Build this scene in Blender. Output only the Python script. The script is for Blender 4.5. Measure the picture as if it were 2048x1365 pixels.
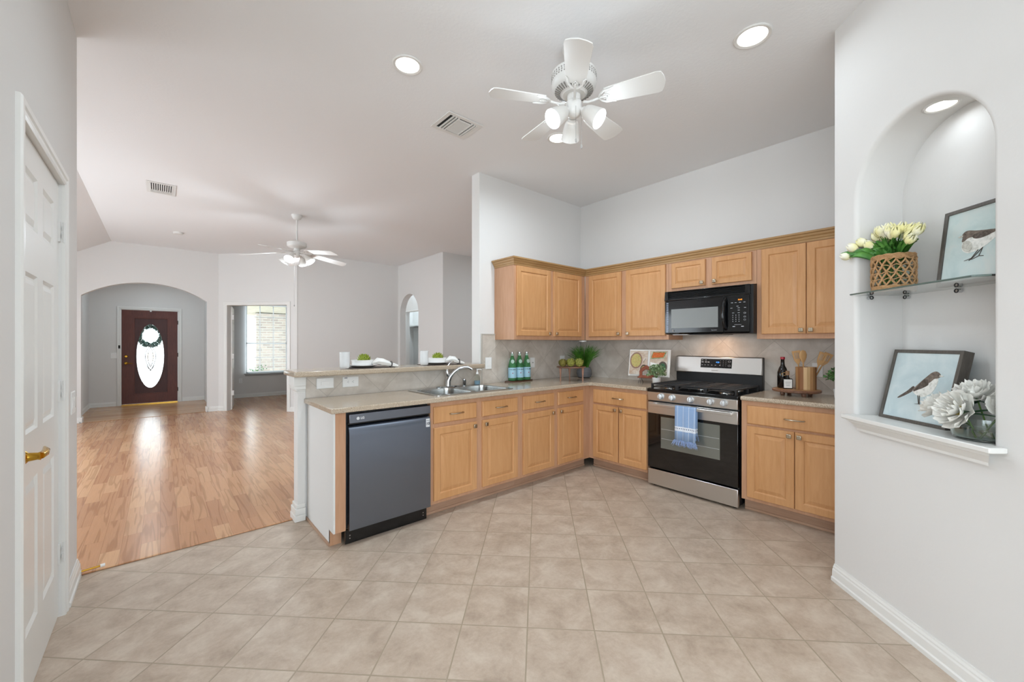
import bpy, bmesh, math, random
from mathutils import Vector, Matrix
from mathutils.geometry import tessellate_polygon
for o in list(bpy.data.objects): bpy.data.objects.remove(o)
C = bpy.context.scene.collection
S = bpy.context.scene
PI = math.pi; R2 = math.sqrt(.5)
rad = math.radians
# ------------------------------------------------------------ camera
cam = bpy.data.cameras.new('camera'); co = bpy.data.objects.new('camera', cam); C.objects.link(co)
cam.sensor_width = 36; cam.lens = 801.6/2048*36; cam.shift_y = 4.0/2048
cam.clip_start = .02; cam.clip_end = 200
co.location = (0, 0, 1.37); co.rotation_euler = (PI/2, 0, -rad(41.27))
S.camera = co
# ------------------------------------------------------------ world, exposure
S.view_settings.view_transform = 'Standard'; S.view_settings.look = 'None'
S.view_settings.exposure = 0.16; S.view_settings.gamma = 1.0; S.view_settings.use_curve_mapping = False
W = bpy.data.worlds.new('world'); S.world = W; W.use_nodes = True
W.node_tree.nodes['Background'].inputs[0].default_value = (.86, .93, 1, 1)
W.node_tree.nodes['Background'].inputs[1].default_value = 4.5
def area(name, loc, rot, sx, sy, power, color=(1, 1, 1), shape='RECTANGLE', spread=180):
    l = bpy.data.lights.new(name, 'AREA'); l.shape = shape; l.size = sx; l.size_y = sy
    l.energy = power; l.color = color; l.spread = rad(spread)
    o = bpy.data.objects.new(name, l); C.objects.link(o); o.location = loc; o.rotation_euler = rot
    return o
def point(name, loc, power, r=.04, color=(.80, .91, 1)):
    l = bpy.data.lights.new(name, 'POINT'); l.energy = power; l.shadow_soft_size = r; l.color = color
    o = bpy.data.objects.new(name, l); C.objects.link(o); o.location = loc
    return o
DAY = (.75, .90, 1.0)
# daylight through the breakfast windows (behind the camera) and the living room windows (left wall)
area('daylight_breakfast_back', (-.6, -2.93, 1.55), (rad(132), 0, 0), 3.2, 2.1, 62, DAY)
area('daylight_breakfast_side', (-2.93, -1.0, 1.55), (rad(132), 0, rad(-90)), 2.8, 2.1, 38, DAY)
area('daylight_living', (-2.12, 6.1, 1.25), (rad(90), 0, rad(-90)), 3.8, 1.7, 24, DAY)
area('daylight_office', (2.09, 11.93, 1.48), (rad(90), 0, 0), .9, 1.7, 13, DAY)
area('hall_fill_light', (5.2, 5.0, 3.1), (0, 0, 0), .4, .4, 16, DAY)  # added fill light without a fixture, brightens the dark hall wall
area('corridor_fill_light', (4.56, 8.9, 3.1), (0, 0, 0), .2, .2, 7, DAY)  # invented source behind the arch, lifts the dark opening there
area('foyer_fill_light', (-.16, 11.2, 2.78), (0, 0, 0), .3, .3, 7, DAY)  # extra fill to raise the foyer walls, no real fitting
area('closet_fill_light', (4.95, 9.6, 2.9), (0, rad(-20), 0), .12, .8, 14, DAY)  # unseen fill light added to brighten the closet interior
# ------------------------------------------------------------ materials
def lin(c):
    if isinstance(c, str):
        c = [int(c[i:i+2], 16)/255 for i in (0, 2, 4)]
    return tuple(((x/12.92) if x <= .04045 else ((x+.055)/1.055)**2.4) for x in c[:3]) + (1,)
class NT:
    def __init__(s, name):
        s.m = bpy.data.materials.new(name); s.m.use_nodes = True; s.t = s.m.node_tree
        s.b = s.t.nodes['Principled BSDF']
    def n(s, typ, **kw):
        x = s.t.nodes.new(typ)
        for k, v in kw.items():
            if k.startswith('_'): setattr(x, k[1:], v)
            else: x.inputs[k.replace('__', ' ')].default_value = v
        return x
    def l(s, a, b): s.t.links.new(a, b)
    def coord(s, kind='Object', scale=(1, 1, 1), rot=(0, 0, 0), loc=(0, 0, 0)):
        tc = s.n('ShaderNodeTexCoord'); mp = s.n('ShaderNodeMapping')
        s.l(tc.outputs[kind], mp.inputs[0]); mp.inputs['Scale'].default_value = scale
        mp.inputs['Rotation'].default_value = rot; mp.inputs['Location'].default_value = loc
        return mp.outputs[0]
    def ramp(s, fac, stops, interp='LINEAR'):
        r = s.n('ShaderNodeValToRGB'); r.color_ramp.interpolation = interp
        e = r.color_ramp.elements
        while len(e) < len(stops): e.new(.5)
        for el, (p, c) in zip(e, stops): el.position = p; el.color = lin(c) if not isinstance(c, tuple) or len(c) == 3 else c
        s.l(fac, r.inputs[0]); return r.outputs[0]
    def mix(s, fac, a, b, blend='MIX'):
        x = s.n('ShaderNodeMix'); x.data_type = 'RGBA'; x.blend_type = blend
        for i, v in ((0, fac), (6, a), (7, b)):
            if hasattr(v, 'node'): s.l(v, x.inputs[i])
            else: x.inputs[i].default_value = v
        return x.outputs[2]
    def noise(s, vec, scale, detail=3, rough=.5, dist=0):
        x = s.n('ShaderNodeTexNoise'); x.inputs['Scale'].default_value = scale; x.inputs['Detail'].default_value = detail
        x.inputs['Roughness'].default_value = rough; x.inputs['Distortion'].default_value = dist
        if vec is not None: s.l(vec, x.inputs['Vector'])
        return x.outputs['Fac']
    def bump(s, h, strength=.1, dist=.01):
        b = s.n('ShaderNodeBump'); b.inputs['Strength'].default_value = strength; b.inputs['Distance'].default_value = dist
        s.l(h, b.inputs['Height']); s.l(b.outputs[0], s.b.inputs['Normal'])
    def set(s, **kw):
        for k, v in kw.items():
            i = s.b.inputs[k.replace('_', ' ')]
            if hasattr(v, 'node'): s.l(v, i)
            else: i.default_value = v
        return s.m
def simple(name, col, rough=.5, metal=0, **kw):
    t = NT(name); t.set(Base_Color=lin(col), Roughness=rough, Metallic=metal, **kw)
    return t.m
def emis(name, col, strength):
    t = NT(name); t.set(Base_Color=lin(col), Roughness=.6, Emission_Color=lin(col), Emission_Strength=strength); return t.m
def glass(name, col='ffffff', rough=.02, ior=1.45, alpha=None):
    t = NT(name); t.set(Base_Color=lin(col), Roughness=rough, Transmission_Weight=1.0, IOR=ior)
    if alpha is not None: t.set(Alpha=alpha)
    return t.m
M = {}
def wallmat(name, col, sc=60, st=.12):
    t = NT(name); v = t.coord()
    t.set(Base_Color=lin(col), Roughness=.75)
    t.bump(t.noise(v, sc, 3, .6), st, .004); return t.m
M['wall'] = wallmat('wall_paint', 'dedcd9'); M['ceil'] = wallmat('ceiling_paint', 'e9e9e9', 45, .25)
M['trim'] = simple('trim_paint', 'e6e5e1', .28); M['jamb'] = simple('jamb_paint', 'e2e1de', .3)
M['whiteplastic'] = simple('white_plastic', 'ececea', .35); M['white'] = simple('white_ceramic', 'f0efed', .2)
M['fanwhite'] = simple('fan_white_enamel', 'dedcd8', .35)
M['black'] = simple('black_gloss', '0c0d0f', .12); M['blackmat'] = simple('black_iron', '17181a', .45)
M['dark'] = simple('dark_void', '1c1b1a', .8)
M['charcoal'] = simple('charcoal_metal', '2c2d30', .4, .3)
M['brass'] = simple('polished_brass', 'c79a3c', .16, 1); M['chrome'] = simple('chrome', 'cfd1d3', .08, 1)
M['nickel'] = simple('aged_nickel', 'b8ac98', .25, 1); M['steel2'] = simple('sink_steel', 'b7b8b6', .22, 1)
M['red'] = simple('red_plastic', 'a01c2c', .35); M['paper'] = simple('paper_white', 'e9e8e4', .6)
M['ink'] = simple('dark_ink', '1e2433', .6); M['silverprint'] = simple('silver_print', 'd8dadc', .4)
M['greyprint'] = simple('grey_print', '8f8b86', .4)
M['glass'] = glass('clear_glass', 'f4fbf8', .01, 1.45)
M['greenedge'] = simple('glass_green_edge', '56665f', .15)
M['lampglow'] = emis('lamp_diffuser_glow', 'fffaf2', 3.5)
M['bulb'] = emis('bulb_glow', 'fff6ea', 1.6)
M['amber'] = emis('amber_digits', 'd8861a', .9); M['bluedigit'] = emis('blue_digits', '4aa0ff', 1.6)
t = NT('frosted_shade'); t.set(Base_Color=lin('d6d4d0'), Roughness=.45, Subsurface_Weight=0.0, Transmission_Weight=.15, Emission_Color=lin('fff8ee'), Emission_Strength=.06); M['shade'] = t.m
def wood(name, c1, c2, c3, scale=(14, 14, 1.3), rough=.38, nscale=3.0):
    t = NT(name); v = t.coord(scale=scale)
    a = t.noise(v, nscale, 5, .6, .6); v2 = t.coord(scale=(1.6, 1.6, .7)); b = t.noise(v2, 2.2, 2)
    col = t.ramp(a, [(.25, c2), (.5, c1), (.75, c3)])
    col = t.mix(.35, col, t.ramp(b, [(.3, c2), (.7, c3)]))
    t.set(Base_Color=col, Roughness=rough); t.b.inputs['Specular IOR Level'].default_value = .4; return t.m
M['maple'] = wood('maple_cabinet', 'c89464', 'bb8754', 'd2a171')
M['maple2'] = wood('maple_frame', 'c09373', 'b38664', 'ca9f80')
M['kick'] = wood('maple_toe_kick', 'b08e76', 'a37f67', 'bd9c84', (1.3, 1.3, 14))
M['crown'] = wood('maple_crown', 'a98558', '9c774b', 'b59265', (2, 2, 14))
M['olive'] = wood('dark_rustic_wood', '5a3a28', '402a1c', '74503a', (6, 6, 6)); M['rimwood'] = wood('bark_edge_wood', '7a5540', '5a3d2e', '96705a', (30, 30, 30))
M['copperwood'] = wood('warm_wood_leg', 'a97c66', '8f6450', 'c09680', (20, 20, 4))
M['acacia'] = wood('acacia_staves', 'a5764c', '80532f', 'c39c6e', (9, 9, .8), .4)
M['bamboo'] = wood('bamboo_utensil', 'bf9462', 'ac8150', 'cea775', (30, 30, 3), .5)
M['doorwood'] = wood('mahogany_door', '5b2a20', '3f1a14', '6b362a', (30, 30, 2.2), .35)
M['doorwood2'] = wood('mahogany_panel', '47241f', '35181a', '502b28', (30, 30, 2.2), .4)
M['frame'] = wood('dark_wood_picture_frame', '55504a', '433e39', '68615a', (30, 30, 6), .45)
M['framebrown'] = wood('brown_frame_side', '6b5644', '54432f', '7e6852', (60, 60, 6), .5)
M['stand'] = wood('cherry_stand', '8a4a34', '70392a', '9e5c43', (8, 8, 8), .45)
# floor tile
t = NT('ceramic_floor_tile'); v = t.coord(rot=(0, 0, rad(45)), loc=(.0514, -1.929, 0))
br = t.n('ShaderNodeTexBrick'); br.offset = 0; br.squash = 1; t.l(v, br.inputs['Vector'])
for k, x in (('Scale', 1), ('Mortar Size', .0034), ('Mortar Smooth', .2), ('Bias', 0), ('Brick Width', .3188), ('Row Height', .3188)): br.inputs[k].default_value = x
br.inputs['Color1'].default_value = (0, 0, 0, 1); br.inputs['Color2'].default_value = (1, 1, 1, 1)
vo = t.coord(); off = t.n('ShaderNodeVectorMath', _operation='MULTIPLY_ADD')
t.l(br.outputs['Color'], off.inputs[0]); off.inputs[1].default_value = (7, 5, 3); t.l(vo, off.inputs[2])
n1 = t.noise(off.outputs[0], 7, 5, .62, .4); n2 = t.noise(vo, 45, 4, .7)
col = t.ramp(n1, [(.3, 'a18d7b'), (.5, 'b9a694'), (.66, 'c9b9a8')])
col = t.mix(.25, col, t.ramp(n2, [(.3, 'a8937f'), (.7, 'd2c5b4')]))
col = t.mix(br.outputs['Fac'], col, lin('a3947f'))
t.set(Base_Color=col, Roughness=.42); inv = t.n('ShaderNodeMath', _operation='SUBTRACT'); inv.inputs[0].default_value = 1; t.l(br.outputs['Fac'], inv.inputs[1])
t.bump(inv.outputs[0], .6, .003); M['tile'] = t.m
# backsplash tile (local x along wall, z up)
def splash(name, x0, z0, s=.3192, tint=0):
    t = NT(name); tc = t.n('ShaderNodeTexCoord'); sep = t.n('ShaderNodeSeparateXYZ'); t.l(tc.outputs['Object'], sep.inputs[0])
    cb = t.n('ShaderNodeCombineXYZ')
    for i, (o, k) in enumerate(((0, -x0), (2, -z0))):
        a = t.n('ShaderNodeMath', _operation='ADD'); a.inputs[1].default_value = k; t.l(sep.outputs[o], a.inputs[0]); t.l(a.outputs[0], cb.inputs[i])
    mp = t.n('ShaderNodeMapping'); mp.inputs['Rotation'].default_value = (0, 0, rad(45)); t.l(cb.outputs[0], mp.inputs[0])
    br = t.n('ShaderNodeTexBrick'); br.offset = 0; t.l(mp.outputs[0], br.inputs['Vector'])
    for k, x in (('Scale', 1), ('Mortar Size', .0016), ('Mortar Smooth', .1), ('Bias', 0), ('Brick Width', s), ('Row Height', s)): br.inputs[k].default_value = x
    br.inputs['Color1'].default_value = (0, 0, 0, 1); br.inputs['Color2'].default_value = (1, 1, 1, 1)
    off = t.n('ShaderNodeVectorMath', _operation='MULTIPLY_ADD'); t.l(br.outputs['Color'], off.inputs[0]); off.inputs[1].default_value = (7, 5, 3); t.l(tc.outputs['Object'], off.inputs[2])
    n1 = t.noise(off.outputs[0], 6, 5, .6, .3)
    col = t.ramp(n1, [(.3, 'b8aea2'), (.5, 'c9c0b5'), (.68, 'd6cec4')])
    col = t.mix(br.outputs['Fac'], col, lin('aaa297'))
    inv = t.n('ShaderNodeMath', _operation='SUBTRACT'); inv.inputs[0].default_value = 1; t.l(br.outputs['Fac'], inv.inputs[1])
    t.set(Base_Color=col, Roughness=.4); t.bump(inv.outputs[0], .5, .002); return t.m
M['splashA'] = splash('backsplash_tile_a', 1.007, .942)
M['splashB'] = splash('backsplash_tile_b', -1.61+3.39, .942, .3155)   # local x = 3.39-Y
M['splashplain'] = simple('backsplash_border_tile', 'b3ada3', .4)
# laminate oak
def laminate(name, w, L, c=('b07a58', 'be8a66', 'cb9c78'), along='Y'):
    t = NT(name); v = t.coord(rot=(0, 0, rad(90)) if along == 'Y' else (0, 0, 0))
    br = t.n('ShaderNodeTexBrick'); br.offset = .37; br.offset_frequency = 2; t.l(v, br.inputs['Vector'])
    for k, x in (('Scale', 1), ('Mortar Size', .0006), ('Mortar Smooth', 0), ('Bias', 0), ('Brick Width', L), ('Row Height', w)): br.inputs[k].default_value = x
    br.inputs['Color1'].default_value = (0, 0, 0, 1); br.inputs['Color2'].default_value = (1, 1, 1, 1)
    off = t.n('ShaderNodeVectorMath', _operation='MULTIPLY_ADD'); t.l(br.outputs['Color'], off.inputs[0]); off.inputs[1].default_value = (3.7, 5.3, 8); t.l(v, off.inputs[2])
    mp = t.n('ShaderNodeMapping'); mp.inputs['Scale'].default_value = (.5, 8, 1); t.l(off.outputs[0], mp.inputs[0])
    nz = t.noise(mp.outputs[0], 1.3, 2, .5, .3)
    mul = t.n('ShaderNodeMath', _operation='MULTIPLY'); mul.inputs[1].default_value = 38; t.l(nz, mul.inputs[0])
    sn = t.n('ShaderNodeMath', _operation='SINE'); t.l(mul.outputs[0], sn.inputs[0])
    mp2 = t.n('ShaderNodeMapping'); mp2.inputs['Scale'].default_value = (6, 120, 1); t.l(off.outputs[0], mp2.inputs[0])
    fine = t.noise(mp2.outputs[0], 1, 3, .6)
    base = t.ramp(br.outputs['Color'], [(0, c[0]), (.5, c[1]), (1, c[2])])
    rings = t.ramp(sn.outputs[0], [(.3, (1, 1, 1)), (.9, (.86, .83, .80))])
    col = t.mix(.75, base, rings, 'MULTIPLY')
    col = t.mix(.5, col, t.ramp(fine, [(.35, (.93, .92, .91)), (.65, (1, 1, 1))]), 'MULTIPLY')
    col = t.mix(br.outputs['Fac'], col, lin('8a5b3f'))
    t.set(Base_Color=col, Roughness=.24); t.b.inputs['Specular IOR Level'].default_value = .55; return t.m
M['laminate'] = laminate('oak_laminate', .098, .62, ('bb8761', 'c8946b', 'd4a57b')); M['foyer'] = laminate('foyer_plank', .15, 1.0, ('b98a60', 'c4966b', 'cfa37a'), 'X')
# granite
t = NT('speckled_quartz'); v = t.coord(); a = t.noise(v, 270, 2, .6); b = t.noise(v, 150, 2, .5); vo = t.n('ShaderNodeTexVoronoi'); vo.inputs['Scale'].default_value = 240; t.l(v, vo.inputs['Vector'])
col = t.ramp(a, [(.36, '66543f'), (.43, 'b3a28e'), (.58, 'c0b09b'), (.68, 'd8ccb9')])
sp = t.ramp(vo.outputs['Distance'], [(.10, (1, 1, 1)), (.2, (0, 0, 0))]); th = t.ramp(b, [(.52, (0, 0, 0)), (.6, (1, 1, 1))])
ml = t.mix(1.0, sp, th, 'MULTIPLY'); col = t.mix(ml, col, lin('4a3f36'))
t.set(Base_Color=col, Roughness=.13); M['granite'] = t.m
# brushed steels
def brushed(name, col, rough, scale, strength=.05):
    t = NT(name); v = t.coord(scale=scale); n = t.noise(v, 1, 3, .6)
    t.set(Base_Color=t.ramp(n, [(.3, [x*.94 for x in col]), (.7, col)]) if 0 else lin(col), Metallic=1.0, Roughness=rough)
    t.bump(n, strength, .001); return t.m
M['steel'] = brushed('stainless_steel', 'd6d4d1', .29, (3, 300, 300))
M['blacksteel'] = brushed('black_stainless', '7c8492', .26, (3, 300, 300))
M['blacksteel2'] = brushed('black_stainless_bar', '7d828d', .3, (3, 300, 300))
t = NT('smoked_oven_glass'); t.set(Base_Color=lin('0a0a0b'), Roughness=.04); t.b.inputs['Specular IOR Level'].default_value = .7; M['ovenglass'] = t.m
M['ovenwin'] = simple('oven_inner_window', '868a84', .18, .55)
M['mwwin'] = simple('microwave_window', '7f817f', .3, .1)
M['btn'] = simple('pale_legend_print', 'b9bcc0', .5)
# fabric etc
M['linen'] = simple('white_linen', 'ecebe7', .9); M['mat_dark'] = simple('dark_woven_placemat', '5b5048', .8)
t = NT('blue_towel'); v = t.coord()
sx = t.n('ShaderNodeSeparateXYZ'); t.l(v, sx.inputs[0])
def band(tt, sock, period, lo, off=0):
    a = tt.n('ShaderNodeMath', _operation='ADD'); a.inputs[1].default_value = off; tt.l(sock, a.inputs[0])
    m = tt.n('ShaderNodeMath', _operation='PINGPONG'); m.inputs[1].default_value = period/2; tt.l(a.outputs[0], m.inputs[0])
    c = tt.n('ShaderNodeMath', _operation='LESS_THAN'); c.inputs[1].default_value = lo; tt.l(m.outputs[0], c.inputs[0]); return c.outputs[0]
b1 = band(t, sx.outputs[0], .05, .0016, .018)
z1 = t.n('ShaderNodeMath', _operation='COMPARE'); z1.inputs[1].default_value = .605; z1.inputs[2].default_value = .020; t.l(sx.outputs[2], z1.inputs[0])
z2 = t.n('ShaderNodeMath', _operation='COMPARE'); z2.inputs[1].default_value = .608; z2.inputs[2].default_value = .0045; t.l(sx.outputs[2], z2.inputs[0])
b2 = band(t, sx.outputs[0], .016, .0035); dm = t.n('ShaderNodeMath', _operation='MULTIPLY'); t.l(b2, dm.inputs[0]); t.l(z2.outputs[0], dm.inputs[1])
wv = t.noise(t.coord(scale=(900, 900, 900)), 1, 1)
col = t.ramp(wv, [(.3, '7f9cc6'), (.7, '9db6d6')]); col = t.mix(b1, col, lin('d3dce8')); col = t.mix(z1.outputs[0], col, lin('dfe5ee')); col = t.mix(dm.outputs[0], col, lin('4d5a72'))
t.set(Base_Color=col, Roughness=.9); M['towel'] = t.m; M['fringe'] = simple('blue_fringe', '8fa6cf', .9)
def leafmat(name, a, b, sc=30):
    t = NT(name); t.set(Base_Color=t.ramp(t.noise(t.coord(), sc, 2), [(.35, a), (.65, b)]), Roughness=.5, Subsurface_Weight=0); return t.m
M['grass'] = leafmat('grass_blades', '2c5a14', '558a28', 25); M['leaf'] = leafmat('tulip_leaf', '35702a', '5f9a42', 18); M['leafd'] = leafmat('dark_leaf', '1e4a2e', '386a3a', 18)
M['sage'] = leafmat('sage_leaf', '5c7a4a', '96ab80', 40); M['shrub'] = leafmat('shrub', '2f5a28', '5e8a48', 10); M['wreath'] = leafmat('wreath_green', '35564f', '7d9c93', 30)
M['arti'] = leafmat('artichoke', '4c4a22', 'c2c45e', 130); M['artip'] = leafmat('artichoke_tips', '4a3526', '9a9440', 130); M['artig'] = leafmat('green_artichoke', '5a6a1a', 'b5c548', 110)
t = NT('tulip_petal'); gc = t.n('ShaderNodeTexCoord'); sp_ = t.n('ShaderNodeSeparateXYZ'); t.l(gc.outputs['Object'], sp_.inputs[0])
t.set(Base_Color=t.ramp(t.noise(t.coord(), 16, 2), [(.35, 'f3f0dc'), (.62, 'ece6a8')]), Roughness=.5); M['petal'] = t.m
M['peony'] = simple('peony_petal', 'f1efe8', .6); M['peonyc'] = simple('peony_centre', 'e4cf6a', .6)
M['rattan'] = wood('woven_rattan', 'b98f62', '9a7048', 'cca97e', (40, 40, 40), .6); M['stem'] = simple('green_stem', '5c7d3a', .5)
M['potgrey'] = wood('grey_ribbed_pot', '5d5d5f', '4a4a4c', '6e6e70', (2, 2, 60), .7)
M['potwhite'] = simple('white_speckled_pot', 'dcdcda', .6)
t = NT('green_bottle_glass'); t.set(Base_Color=lin('6fba80'), Roughness=.03, Transmission_Weight=.7, IOR=1.25); M['greenglass'] = t.m
M['bluelabel'] = simple('pale_blue_label', 'a9d3e6', .5); M['silvercap'] = simple('silver_cap', 'd2d4d5', .27, .7); M['neck'] = simple('pale_green_neck_foil', 'b8d2c6', .4)
t = NT('dark_liqueur_glass'); t.set(Base_Color=lin('14100e'), Roughness=.06); M['darkglass'] = t.m
M['gold'] = simple('gold_label', 'a9824c', .5); M['cork'] = simple('cork', '8a6a4e', .8)
M['bluesoap'] = simple('blue_soap', '8fa9bd', .25)
t = NT('milky_plastic'); t.set(Base_Color=lin('fafbfb'), Roughness=.15, Transmission_Weight=.5, IOR=1.15); M['tumbler'] = t.m
M['clearthin'] = glass('clear_thin', 'eef6f2', .02, 1.12)
M['ring'] = simple('woven_grey_ring', '5d5a57', .8)
# windows / exterior
M['slat'] = simple('blind_slat', 'c4c2be', .5); M['winframe'] = simple('window_frame', 'a9a8a6', .5)
t = NT('exterior_brick'); tc = t.n('ShaderNodeTexCoord'); sp2 = t.n('ShaderNodeSeparateXYZ'); t.l(tc.outputs['Object'], sp2.inputs[0]); cb = t.n('ShaderNodeCombineXYZ'); t.l(sp2.outputs[0], cb.inputs[0]); t.l(sp2.outputs[2], cb.inputs[1])
br = t.n('ShaderNodeTexBrick'); t.l(cb.outputs[0], br.inputs['Vector'])
for k, x in (('Scale', 1), ('Mortar Size', .008), ('Brick Width', .21), ('Row Height', .075)): br.inputs[k].default_value = x
br.inputs['Color1'].default_value = lin('cdb9ae'); br.inputs['Color2'].default_value = lin('a89790'); br.inputs['Mortar'].default_value = lin('cfc8c0')
t.set(Base_Color=br.outputs['Color'], Roughness=.9); M['brick'] = t.m
M['soffit'] = simple('exterior_soffit', 'cdc3b2', .8); M['lawn'] = simple('pale_walkway', 'd8d8d2', .9); M['orange'] = simple('terracotta_fence', 'c98a68', .8)
M['white2'] = simple('exterior_white', 'f0f0f0', .8)
# ------------------------------------------------------------ mesh builder
class MB:
    def __init__(s): s.v = []; s.f = []; s.mi = []; s.mats = []; s.cur = 0; s.X = Matrix.Identity(4)
    def mat(s, m):
        if m not in s.mats: s.mats.append(m)
        s.cur = s.mats.index(m); return s
    def add(s, vs, fs):
        o = len(s.v); s.v += [tuple(s.X @ Vector(p)) for p in vs]
        for f in fs: s.f.append([i+o for i in f]); s.mi.append(s.cur)
        return s
    def box(s, x0, x1, y0, y1, z0, z1):
        if x0 > x1: x0, x1 = x1, x0
        if y0 > y1: y0, y1 = y1, y0
        if z0 > z1: z0, z1 = z1, z0
        return s.add([(x0,y0,z0),(x1,y0,z0),(x1,y1,z0),(x0,y1,z0),(x0,y0,z1),(x1,y0,z1),(x1,y1,z1),(x0,y1,z1)],
                     [(0,3,2,1),(4,5,6,7),(0,1,5,4),(1,2,6,5),(2,3,7,6),(3,0,4,7)])
    def loft(s, loops, cap0=True, cap1=True, closed=True):
        n = len(loops[0]); vs = [p for L in loops for p in L]; fs = []
        for i in range(len(loops)-1):
            for j in range(n if closed else n-1):
                k = (j+1) % n; fs.append((i*n+j, i*n+k, (i+1)*n+k, (i+1)*n+j))
        if cap0: fs.append(tuple(range(n))[::-1])
        if cap1: fs.append(tuple((len(loops)-1)*n+j for j in range(n)))
        return s.add(vs, fs)
    def lathe(s, prof, c=(0, 0, 0), n=32, axis=None, cap0=True, cap1=True, sx=1, sy=1):
        Q = Matrix.Identity(3)
        if axis is not None: Q = Vector((0, 0, 1)).rotation_difference(Vector(axis).normalized()).to_matrix()
        loops = []
        for r, z in prof:
            loops.append([tuple(Vector(c) + Q @ Vector((r*sx*math.cos(2*PI*j/n), r*sy*math.sin(2*PI*j/n), z))) for j in range(n)])
        return s.loft(loops, cap0, cap1)
    def cyl(s, p0, p1, r, r2=None, n=16):
        p0 = Vector(p0); p1 = Vector(p1); d = p1-p0
        return s.lathe([(r, 0), (r if r2 is None else r2, d.length)], p0, n, d)
    def tube(s, pts, r, n=8, flat=1.0):
        pts = [Vector(p) for p in pts]; loops = []; up = Vector((0, 0, 1))
        prev = None
        for i, p in enumerate(pts):
            d = (pts[min(i+1, len(pts)-1)] - pts[max(i-1, 0)]).normalized()
            a = prev if prev is not None else (Vector((1, 0, 0)) if abs(d.z) > .9 else up)
            a = (a - d*a.dot(d)).normalized(); b = d.cross(a); prev = a
            rr = r[i] if isinstance(r, (list, tuple)) else r
            loops.append([tuple(p + a*rr*math.cos(2*PI*j/n) + b*rr*flat*math.sin(2*PI*j/n)) for j in range(n)])
        return s.loft(loops)
    def sph(s, c, r, sz=1, n=16, m=10):
        prof = [(max(r*math.sin(PI*i/m), 1e-4), -r*sz*math.cos(PI*i/m)) for i in range(m+1)]
        return s.lathe(prof, c, n)
    def poly(s, outer, holes, d0, d1, fn):
        """2D polygon (a,b) with holes, extruded from d0 to d1; fn(a,b,d)->xyz"""
        loops = [outer] + holes
        P2 = [p for L in loops for p in L]
        tri = tessellate_polygon([[Vector((p[0], p[1], 0)) for p in L] for L in loops])
        for d, fl in ((d0, 0), (d1, 1)):
            s.add([fn(p[0], p[1], d) for p in P2], [tuple(t_) if not fl else tuple(t_)[::-1] for t_ in tri])
        for L in loops:
            n = len(L); vs = [fn(a, b, d0) for a, b in L] + [fn(a, b, d1) for a, b in L]
            s.add(vs, [(j, (j+1) % n, n+(j+1) % n, n+j) for j in range(n)])
        return s
    def rings(s, x0, x1, z0, z1, rg, back=True):
        """nested rectangles in xz; rg = (inset, y)"""
        L = [[(x0+i, y, z0+i), (x1-i, y, z0+i), (x1-i, y, z1-i), (x0+i, y, z1-i)] for i, y in rg]
        return s.loft(L, back, True)
    def build(s, name, mat=None, parent=None, smooth=False, bevel=0, seg=2, loc=None, rot=None, fix=True):
        me = bpy.data.meshes.new(name); me.from_pydata(s.v, [], s.f)
        mats = s.mats if mat is None else [mat]
        for m in mats: me.materials.append(m)
        if mat is None:
            for p, i in zip(me.polygons, s.mi): p.material_index = i
        if fix:
            bm = bmesh.new(); bm.from_mesh(me); bmesh.ops.remove_doubles(bm, verts=bm.verts, dist=1e-6)
            bmesh.ops.recalc_face_normals(bm, faces=bm.faces); bm.to_mesh(me); bm.free()
        if smooth:
            for p in me.polygons: p.use_smooth = True
            me.set_sharp_from_angle(angle=rad(38 if smooth is True else smooth))
        o = bpy.data.objects.new(name, me); C.objects.link(o)
        if parent is not None: o.parent = parent
        if loc is not None: o.location = loc
        if rot is not None: o.rotation_euler = rot
        if bevel:
            b = o.modifiers.new('bevel', 'BEVEL'); b.width = bevel; b.segments = seg; b.limit_method = 'ANGLE'; b.angle_limit = rad(40)
            for p in me.polygons: p.use_smooth = True
            if not smooth: me.set_sharp_from_angle(angle=rad(60))
        return o
def box(*a): return MB().box(*a)
def tag(o, label=None, cat=None, group=None, kind=None):
    if label: o['label'] = label
    if cat: o['category'] = cat
    if group: o['group'] = group
    if kind: o['kind'] = kind
    return o
def thing(name, label, cat, loc=(0, 0, 0), rz=0, group=None):
    o = bpy.data.objects.new(name, None); C.objects.link(o); o.empty_display_size = .1
    o.location = loc; o.rotation_euler = (0, 0, rad(rz)); return tag(o, label, cat, group)
def struct(o, label=None, cat=None): return tag(o, label, cat, kind='structure')
def dup(root, loc=None, rz=None, label=None, group=None):
    r = root.copy(); C.objects.link(r)
    if loc is not None: r.location = loc
    if rz is not None: r.rotation_euler = (0, 0, rad(rz))
    if label: r['label'] = label
    if group: r['group'] = group
    for ch in list(root.children):
        c = ch.copy(); C.objects.link(c); c.parent = r
        for g in list(ch.children):
            d = g.copy(); C.objects.link(d); d.parent = c
    return r
def text(body, name, size, mat, parent, loc, rot=(rad(90), 0, 0), ext=.0004, align='CENTER', bold=0):
    cu = bpy.data.curves.new(name, 'FONT'); cu.body = body; cu.size = size; cu.align_x = align; cu.align_y = 'CENTER'; cu.extrude = ext; cu.offset = bold
    tmp = bpy.data.objects.new('tmp_text', cu); C.objects.link(tmp)
    bpy.context.view_layer.update(); dg = bpy.context.evaluated_depsgraph_get()
    me = bpy.data.meshes.new_from_object(tmp.evaluated_get(dg)); bpy.data.objects.remove(tmp)
    me.materials.clear(); me.materials.append(mat)
    o = bpy.data.objects.new(name, me); C.objects.link(o); o.parent = parent; o.location = loc; o.rotation_euler = rot
    return o
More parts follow.
